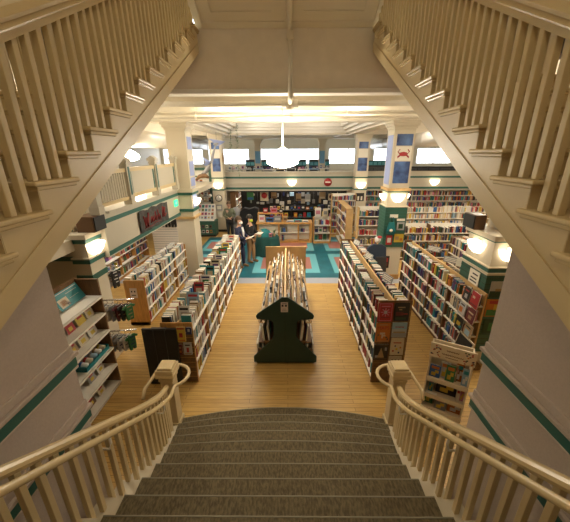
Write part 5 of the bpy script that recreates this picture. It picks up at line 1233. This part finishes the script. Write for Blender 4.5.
# ------------------------------------------------------------------ left of the far column: green cabinet and card display
gc_ = thing('green_cabinet', (-4.1, 14.6, 0), 'dark green cabinet with small cards below a white display at the far left', 'cabinet')
B(-4.72, 14.4, 0, -3.5, 15.0, .1).build('plinth', 'black', gc_); B(-4.75, 14.36, .1, -3.48, 15.0, .72).build('carcass', 'green_paint', gc_, .01); B(-4.78, 14.34, .72, -3.46, 15.02, .77).build('cabinet_top', 'green_paint', gc_)
for j, z in enumerate((.2, .44)):
    B(-4.7, 14.33, z - .02, -3.53, 14.36, z).build('ledge', 'teal_trim', gc_)
    for i in range(6):
        x = -4.6 + i * .18; o = thing('card', (x, 14.34, z), '%s card on the %s ledge of the far green cabinet, %s from left' % ((cn := hg.choice(['tan', 'cream', 'pale blue', 'orange', 'white', 'brown', 'silver'])), ['lower', 'upper'][j], ordn(i + 1)), 'card', 'cards on the green cabinet')
        B(x - .06, 14.335, z, x + .06, 14.35, z + .15).build('card_body', 'book_' + cn, o); B(x - .04, 14.332, z + .04, x + .04, 14.3352, z + .11).build('print', 'book_' + hg.choice(['black', 'red', 'navy', 'green']), o)
ds = thing('card_display', (-4.1, 14.9, .77), 'sloping white card display standing on the far green cabinet', 'display')
m = MB(); m.prism([(14.45, .77), (15.0, .77), (15.0, 1.5)], 'x', -4.7, -3.55); m.build('slope', 'shelf_white', ds)
for j in range(4):
    for i in range(7):
        x = -4.6 + i * .16; u = .1 + j * .22; y = 14.45 + .55 * u - .012; z = .77 + .73 * u + .012
        o = thing('card', (x, y, z), '%s card, %s along in the %s row of the sloping white display' % ((cn := hg.choice(['white', 'cream', 'pale blue', 'pink', 'silver', 'tan', 'teal', 'white'])), ordn(i + 1), ordn(j + 1)), 'card', 'cards on the sloping display')
        M = Matrix.Translation((x, y, z)) @ Matrix.Rotation(-.65, 4, 'X')
        m = MB(); m.box(-.06, -.006, 0, .06, 0, .15, 0, M).box(-.035, -.008, .04, .035, -.0062, .1, 1, M); m.build('card_body', ['book_' + cn, 'book_' + hg.choice(['navy', 'red', 'grey', 'yellow', 'green'])], o)
gk = thing('kiosk_frame', (-4.1, 15.6, 0), 'dark green framed kiosk window full of small pictures at the far left', 'kiosk')
MB().box(-4.95, 15.6, 1.4, -4.82, 15.72, 3.15).box(-3.9, 15.6, 1.4, -3.77, 15.72, 3.15).box(-4.95, 15.6, 3.05, -3.77, 15.72, 3.17).box(-4.95, 15.6, 2.72, -3.77, 15.72, 2.78).build('frame', 'green_paint', gk)
B(-4.95, 15.72, 0, -3.77, 15.76, 3.17).build('back_panel', 'shelf_white', gk)
for i in range(18):
    x = -4.72 + (i % 5) * .19; z = 1.5 + (i // 5) * .29 + hg.uniform(-.03, .03); o = thing('small_picture', (x, 15.7, z), '%s picture, %s along in the %s row inside the far green kiosk' % ((cn := hg.choice(['pink', 'white', 'red', 'pale blue', 'teal', 'tan', 'cream', 'orange'])), ordn(i % 5 + 1), ordn(i // 5 + 1)), 'picture', 'pictures in the green kiosk')
    m = MB(); m.box(x - .07, 15.70, z, x + .07, 15.72, z + .2).box(x - .045, 15.697, z + .05, x + .045, 15.7005, z + .14, 1); m.build('frame_body', ['book_' + cn, 'book_' + hg.choice(['white', 'navy', 'red', 'silver'])], o)
wk = thing('wire_rack', (-3.95, 15.1, 1.45), 'black wire rack of caps behind the sloping card display', 'rack')
m = MB()
for x in (-4.3, -3.65): m.tube([(x, 15.05, 1.45), (x, 15.05, 2.1)], .015, 6)
for z in (1.6, 1.85, 2.1): m.tube([(-4.3, 15.05, z), (-3.65, 15.05, z)], .013, 6)
m.build('wire_frame', 'black', wk)
for k in range(6):
    x = -4.2 + (k % 3) * .22; z = 1.6 + .25 * (k // 3); o = thing('cap', (x, 15.0, z), '%s cap on the %s bar of the black wire rack, %s along' % ((cn := ['white', 'tan', 'black', 'cream', 'grey', 'white'][k]), ['lower', 'upper'][k // 3], ordn(k % 3 + 1)), 'cap', 'caps on the wire rack')
    MB().lathe([(.001, .12), (.06, .1), (.09, .03), (.09, 0)], (x, 14.98, z + .016), 12).box(x - .06, 14.86, z + .014, x + .06, 14.95, z + .024).build('crown', 'book_' + cn, o)

# white slat wall with dark garments past the left bookcase
sw = thing('slat_wall', (-4.4, 11.8, 0), 'white slat wall panel with dark hanging garments beyond the left bookcase', 'panel')
B(-5.4, 11.8, 0, -3.75, 11.9, 1.95).build('board', 'shelf_white', sw)
m = MB()
for i in range(18): m.box(-5.4, 11.795, .1 + i * .1, -3.75, 11.8, .112 + i * .1)
m.build('groove', 'grey', sw)
for k, (x, cn, nm) in enumerate(((-5.2, 'white', 'white'), (-4.95, 'grey', 'grey'), (-4.7, 'black', 'black'), (-4.45, 'black', 'charcoal'))):
    garment(x, 11.72, 1.75, 0.3, cn, '%s shirt hanging on the white slat wall, %s from left' % (nm, ordn(k + 1)), .32, .6)
# denim jacket on the green column
dj = thing('denim_jacket', (2.75, 9.0, 1.0), 'denim jacket and dark skirt hanging beside the crab picture column', 'clothing')
M = Matrix.Translation((2.66, 8.72, 0))
m = MB(); m.prism([(-.12, 1.28), (.12, 1.28), (.26, 1.2), (.3, .84), (.2, .82), (.2, 1.0), (.18, .74), (-.18, .74), (-.2, 1.0), (-.26, .8), (-.34, .84), (-.26, 1.2)], 'y', -.05, .05, 0, M); m.build('jacket', 'denim', dj, .02)
m = MB(); m.prism([(-.02, .9), (.3, .9), (.33, .42), (-.04, .42)], 'y', -.08, -.03, 0, M); m.build('skirt', 'dark_grey', dj, .01)
MB().tube([(2.66, 8.72, 0), (2.66, 8.72, 1.42)], .02, 8).build('stand_pole', 'oak', dj); m = MB(); m.box(2.45, 8.5, 0, 2.87, 8.94, .03); m.build('base', 'oak', dj); MB().ball((2.66, 8.72, 1.42), .09, 12, 0, (1, 1, 1.2)).build('head_form', 'shirt_white', dj)
MB().ball((2.7, 8.7, 1.5), .08, 10, 0, (1, 1, .5)).build('hat', 'book_red', dj)

# ------------------------------------------------------------------ things up on the far mezzanine
for k in range(9):
    x = -2.9 + k * .62; y = 17.0 + (k % 3) * .5; cn = ['white', 'silver', 'pale blue', 'white', 'cream', 'silver', 'white', 'pale blue', 'white'][k]
    t = thing('mezzanine_table', (x, y, 2.5), '%s topped display table on the far mezzanine, %s from left' % (cn, ordn(k + 1)), 'table', 'display tables on the far mezzanine')
    B(x - .28, y - .25, 2.98, x + .28, y + .25, 3.02).build('table_top', 'book_' + cn, t)
    for a in (-.25, .25):
        for b in (-.22, .22): B(x + a - .02, y + b - .02, 2.5, x + a + .02, y + b + .02, 2.98).build('leg', 'steel', t)
    for q in range(3):
        xx = x - .18 + q * .18; boxthing('small_box', 'box', '%s box on the %s mezzanine table, %s along' % ((c1 := hg.choice(['silver', 'navy', 'white', 'purple', 'pink', 'blue', 'black'])), ordn(k + 1), ordn(q + 1)), xx, y, 3.02, .12, .1, hg.uniform(.06, .16), c1, hg.choice(['white', 'black', 'navy']), 'boxes on the mezzanine tables')
for k, (x0, x1) in enumerate(((-2.9, -1.0), (-.8, 1.3), (1.5, 2.9), (5.6, 8.4))):
    t = thing('glass_cabinet', ((x0 + x1) / 2, 22.2, 2.5), 'long teal lit cabinet below the far windows, %s of four from left' % ordn(k + 1), 'cabinet', 'teal cabinets below the far windows')
    B(x0, 22.2, 2.5, x1, 22.6, 3.0).build('carcass', 'dark_grey', t); B(x0, 22.18, 3.0, x1, 22.6, 3.26).build('front', 'book_teal', t); B(x0, 22.2, 3.26, x1, 22.6, 3.4 if k != 3 else 3.3).build('upper_cabinet', 'dark_grey', t)
    m = MB()
    for q in range(int((x1 - x0) / .3)): m.box(x0 + .06 + q * .3, 22.165, 3.03, x0 + .28 + q * .3, 22.18, 3.22)
    m.build('glass_door', 'tile_aqua', t)
for k, (x0, x1) in enumerate(((4.0, 6.0), (6.1, 9.0))):
    t = thing('black_shelving', ((x0 + x1) / 2, 16.8, 2.5), 'low black shelving along the edge of the far mezzanine, %s run right of the pendant' % ordn(k + 1), 'shelf', 'black shelving on the far mezzanine')
    B(x0, 16.6, 2.5, x1, 16.9, 3.14 if k else 3.08).build('carcass', 'black', t); m = MB()
    for q in range(5): m.box(x0 + .1 + q * (x1 - x0) / 5, 16.585, 2.98, x0 + .05 + (q + 1) * (x1 - x0) / 5, 16.6, 3.06)
    m.build('door', 'dark_grey', t)
# hanging vines and the paper sculpture near the far left column
for k, (x, L, y) in enumerate(((-2.62, 2.2, 15.0), (-2.32, 2.5, 15.0))):
    t = thing('hanging_vine', (x, y, 4.66), 'long green vine hanging from the ceiling right of the clock column, %s one' % ['left', 'right'][k], 'plant', 'hanging vines')
    zt = 5.2
    MB().tube([(x + .03 * math.sin(i), y, zt - L * i / 8) for i in range(9)], .006, 5).build('stem', 'leaf', t)
    m = MB()
    for q in range(70):
        z = zt - L * (hg.random() ** 1.8); a = hg.random() * 2 * PI; c_ = Vector((x + .05 * math.cos(a), y + .05 * math.sin(a), z)); e = Vector((math.cos(a), math.sin(a), -.5)) * .07; s2 = Vector((-math.sin(a), math.cos(a), 0)) * .03
        m.add([c_, c_ + e * .5 + s2, c_ + e, c_ + e * .5 - s2], [(0, 1, 2, 3)])
    m.build('leaves', 'leaf', t)
sc_ = thing('hanging_dragon', (-3.3, 13.8, 3.4), 'blue and brown winged figure hanging on cords before the clock column', 'sculpture')
m = MB(); m.tube([(-3.75, 13.8, 2.98), (-3.55, 13.8, 3.1), (-3.4, 13.75, 3.3), (-3.28, 13.8, 3.5), (-3.15, 13.8, 3.9), (-3.05, 13.8, 4.15)], [.03, .1, .09, .07, .05, .02], 8); m.ball((-3.0, 13.8, 4.2), .09, 10, 0, (1.6, 1, .8)); m.build('figure_body', 'grey', sc_)
m = MB(); m.add([(-3.3, 13.8, 3.5), (-3.62, 13.6, 3.72), (-3.5, 13.62, 3.5), (-3.58, 13.65, 3.35), (-3.4, 13.8, 3.3)], [(0, 1, 2, 4), (2, 3, 4)]); m.add([(-3.05, 13.8, 4.2), (-3.3, 13.7, 4.42), (-2.6, 13.7, 4.3), (-2.9, 13.7, 4.12)], [(0, 1, 2, 3)])
o = m.build('wing', 'blue_pale', sc_); md = o.modifiers.new('sol', 'SOLIDIFY'); md.thickness = .015
m = MB(); m.tube([(-4.05, 13.8, 2.72), (-3.85, 13.8, 2.88), (-3.6, 13.8, 2.93), (-3.45, 13.8, 2.82)], [.03, .09, .11, .04], 8); m.build('tail', 'walnut', sc_)
m = MB(); m.tube([(-3.4, 13.8, 3.3), (-3.4, 13.8, 5.2)], .006, 4); m.tube([(-3.0, 13.8, 4.2), (-3.0, 13.8, 5.2)], .006, 4); m.build('cord', 'dark_grey', sc_)
dk = thing('wall_shield', (-2.95, 15.3, 3.62), 'round brown and gold disc on the right of the clock column', 'disc'); MB().lathe([(.001, .05), (.2, .04), (.24, 0), (.001, -.01)], (0, 0, 0), 20, M=Matrix.Translation((-3.13, 15.55, 3.62)) @ Matrix.Rotation(PI / 2, 4, 'Y')).build('disc', 'book_tan', dk)
# ------------------------------------------------------------------ single books for the 300 that show largest, one mass for the rest
bpy.context.view_layer.update()
DG = bpy.context.evaluated_depsgraph_get()
def frame(s):
    up = Vector((0, 0, 1))
    if s['kind'] == 'spine':
        x, y, z = s['al'], s['inn'], up
        if x.cross(y).dot(z) < 0:   # keep right-handed by mirroring the run direction
            return Matrix.Translation(s['o'] + s['al'] * s['t']) @ Matrix((-x, y, z)).transposed().to_4x4()
        return Matrix.Translation(s['o']) @ Matrix((x, y, z)).transposed().to_4x4()
    # face-out: thickness runs inward, width runs along; leans back
    a = s['tilt']; inn, al = s['inn'], s['al']
    z = (up * math.cos(a) + inn * math.sin(a)).normalized(); th = (inn * math.cos(a) - up * math.sin(a)).normalized()
    y = al
    x = th
    if x.cross(y).dot(z) < 0:
        return Matrix.Translation(s['o'] + al * s['d']) @ Matrix((x, -y, z)).transposed().to_4x4()
    return Matrix.Translation(s['o']) @ Matrix((x, y, z)).transposed().to_4x4()
for s in SPECS:
    s['M'] = frame(s); n = -s['inn']
    q = [s['M'] @ Vector(p) for p in ((0, 0, s['h'] * .5), (s['t'], 0, s['h'] * .95), (s['t'] / 2, s['d'] / 2, s['h']))]
    c = q[0] + n * .02; pr = project(c); s['score'] = 0
    if not pr or not (2 < pr[0] < 568 and 2 < pr[1] < 520): continue
    v = (CAMP - c); dist = v.length; v.normalize()
    fa = (s['t'] * s['h'] if s['kind'] == 'spine' else s['d'] * s['h']) * max(0, v.dot(n)); ta = s['t'] * s['d'] * max(0, v.z)
    if s['kind'] == 'face': ta = 0
    area = 0
    for pt, ar in ((c, fa), (q[2] + Vector((0, 0, .015)), ta)):
        d_ = pt - CAMP; L = d_.length
        hit, loc, nn, ix, ob, mx_ = SC.ray_cast(DG, CAMP, d_.normalized(), distance=L - .01)
        if not hit: area += ar
    s['score'] = area / dist ** 2
order = sorted(range(len(SPECS)), key=lambda i: -SPECS[i]['score'])
single = set(i for i in order[:296] if SPECS[i]['score'] > 0)
mass = MB(); used = set()
for i, s in enumerate(SPECS):
    if i in single:
        st_ = random.choice([0, 1, 1, 2]); 
        m = bookmesh(s['t'], s['d'], s['h'], st_ if s['kind'] == 'spine' else 0)
        if s['kind'] != 'spine':   # a cover design: a title block and a picture block on the front
            w = s['d']; h = s['h']
            m.box(-.001, w * .12, h * .70, 0, w * .88, h * .86, 2); m.box(-.001, w * .2, h * .15, 0, w * .8, h * .58, 3)
        bandc = random.choice(['white', 'cream', 'yellow', 'black', 'red', 'silver']) if s['kind'] == 'spine' else random.choice(['black', 'red', 'navy', 'maroon'])
        if bandc == s['c']: bandc = 'cream' if s['c'] != 'cream' else 'navy'
        o = m.build('book', ['book_' + s['c'], 'paper', 'book_' + bandc, 'book_' + random.choice(BNAMES)])
        o.matrix_world = s['M']
        if s.get('label'): lb = s['label']
        else: lb = '%s book, %s along %s' % (s['c'], ordn(s['n']), s['place'])
        tag(o, lb, 'book', 'books on the shelves')
    else:
        ci = BNAMES.index(s['c']); M = s['M']; t, d, h = s['t'], s['d'], s['h']
        mass.box(0, 0, 0, t, d, h, ci, M)
        if s['kind'] != 'spine': mass.box(-.001, d * .15, h * .6, 0, d * .85, h * .85, BNAMES.index(random.choice(['black', 'red', 'white', 'yellow'])), M)
        mass.box(t * .1, d * .05, h, t * .9, d * .97, h + .0008, PAPER, M)
mo = mass.build('books', BMATS)
tag(mo, 'rows of smaller books filling the remaining shelves of every bookcase', 'books', kind='stuff')
print('BOOKS', len(SPECS), len(single))
# ------------------------------------------------------------------ world, light and exposure
w = bpy.data.worlds.new('sky'); SC.world = w; w.use_nodes = True
nt = w.node_tree; bg = nt.nodes['Background']; bg.inputs['Color'].default_value = (.80, .88, 1.0, 1); bg.inputs['Strength'].default_value = 4.0
VS = SC.view_settings; VS.view_transform = 'Standard'; VS.look = 'None'; VS.exposure = EXPO; VS.gamma = 1.0; VS.use_curve_mapping = False
SC.cycles.max_bounces = 8; SC.cycles.diffuse_bounces = 4; SC.cycles.sample_clamp_indirect = 4
SC.cycles.use_denoising = True
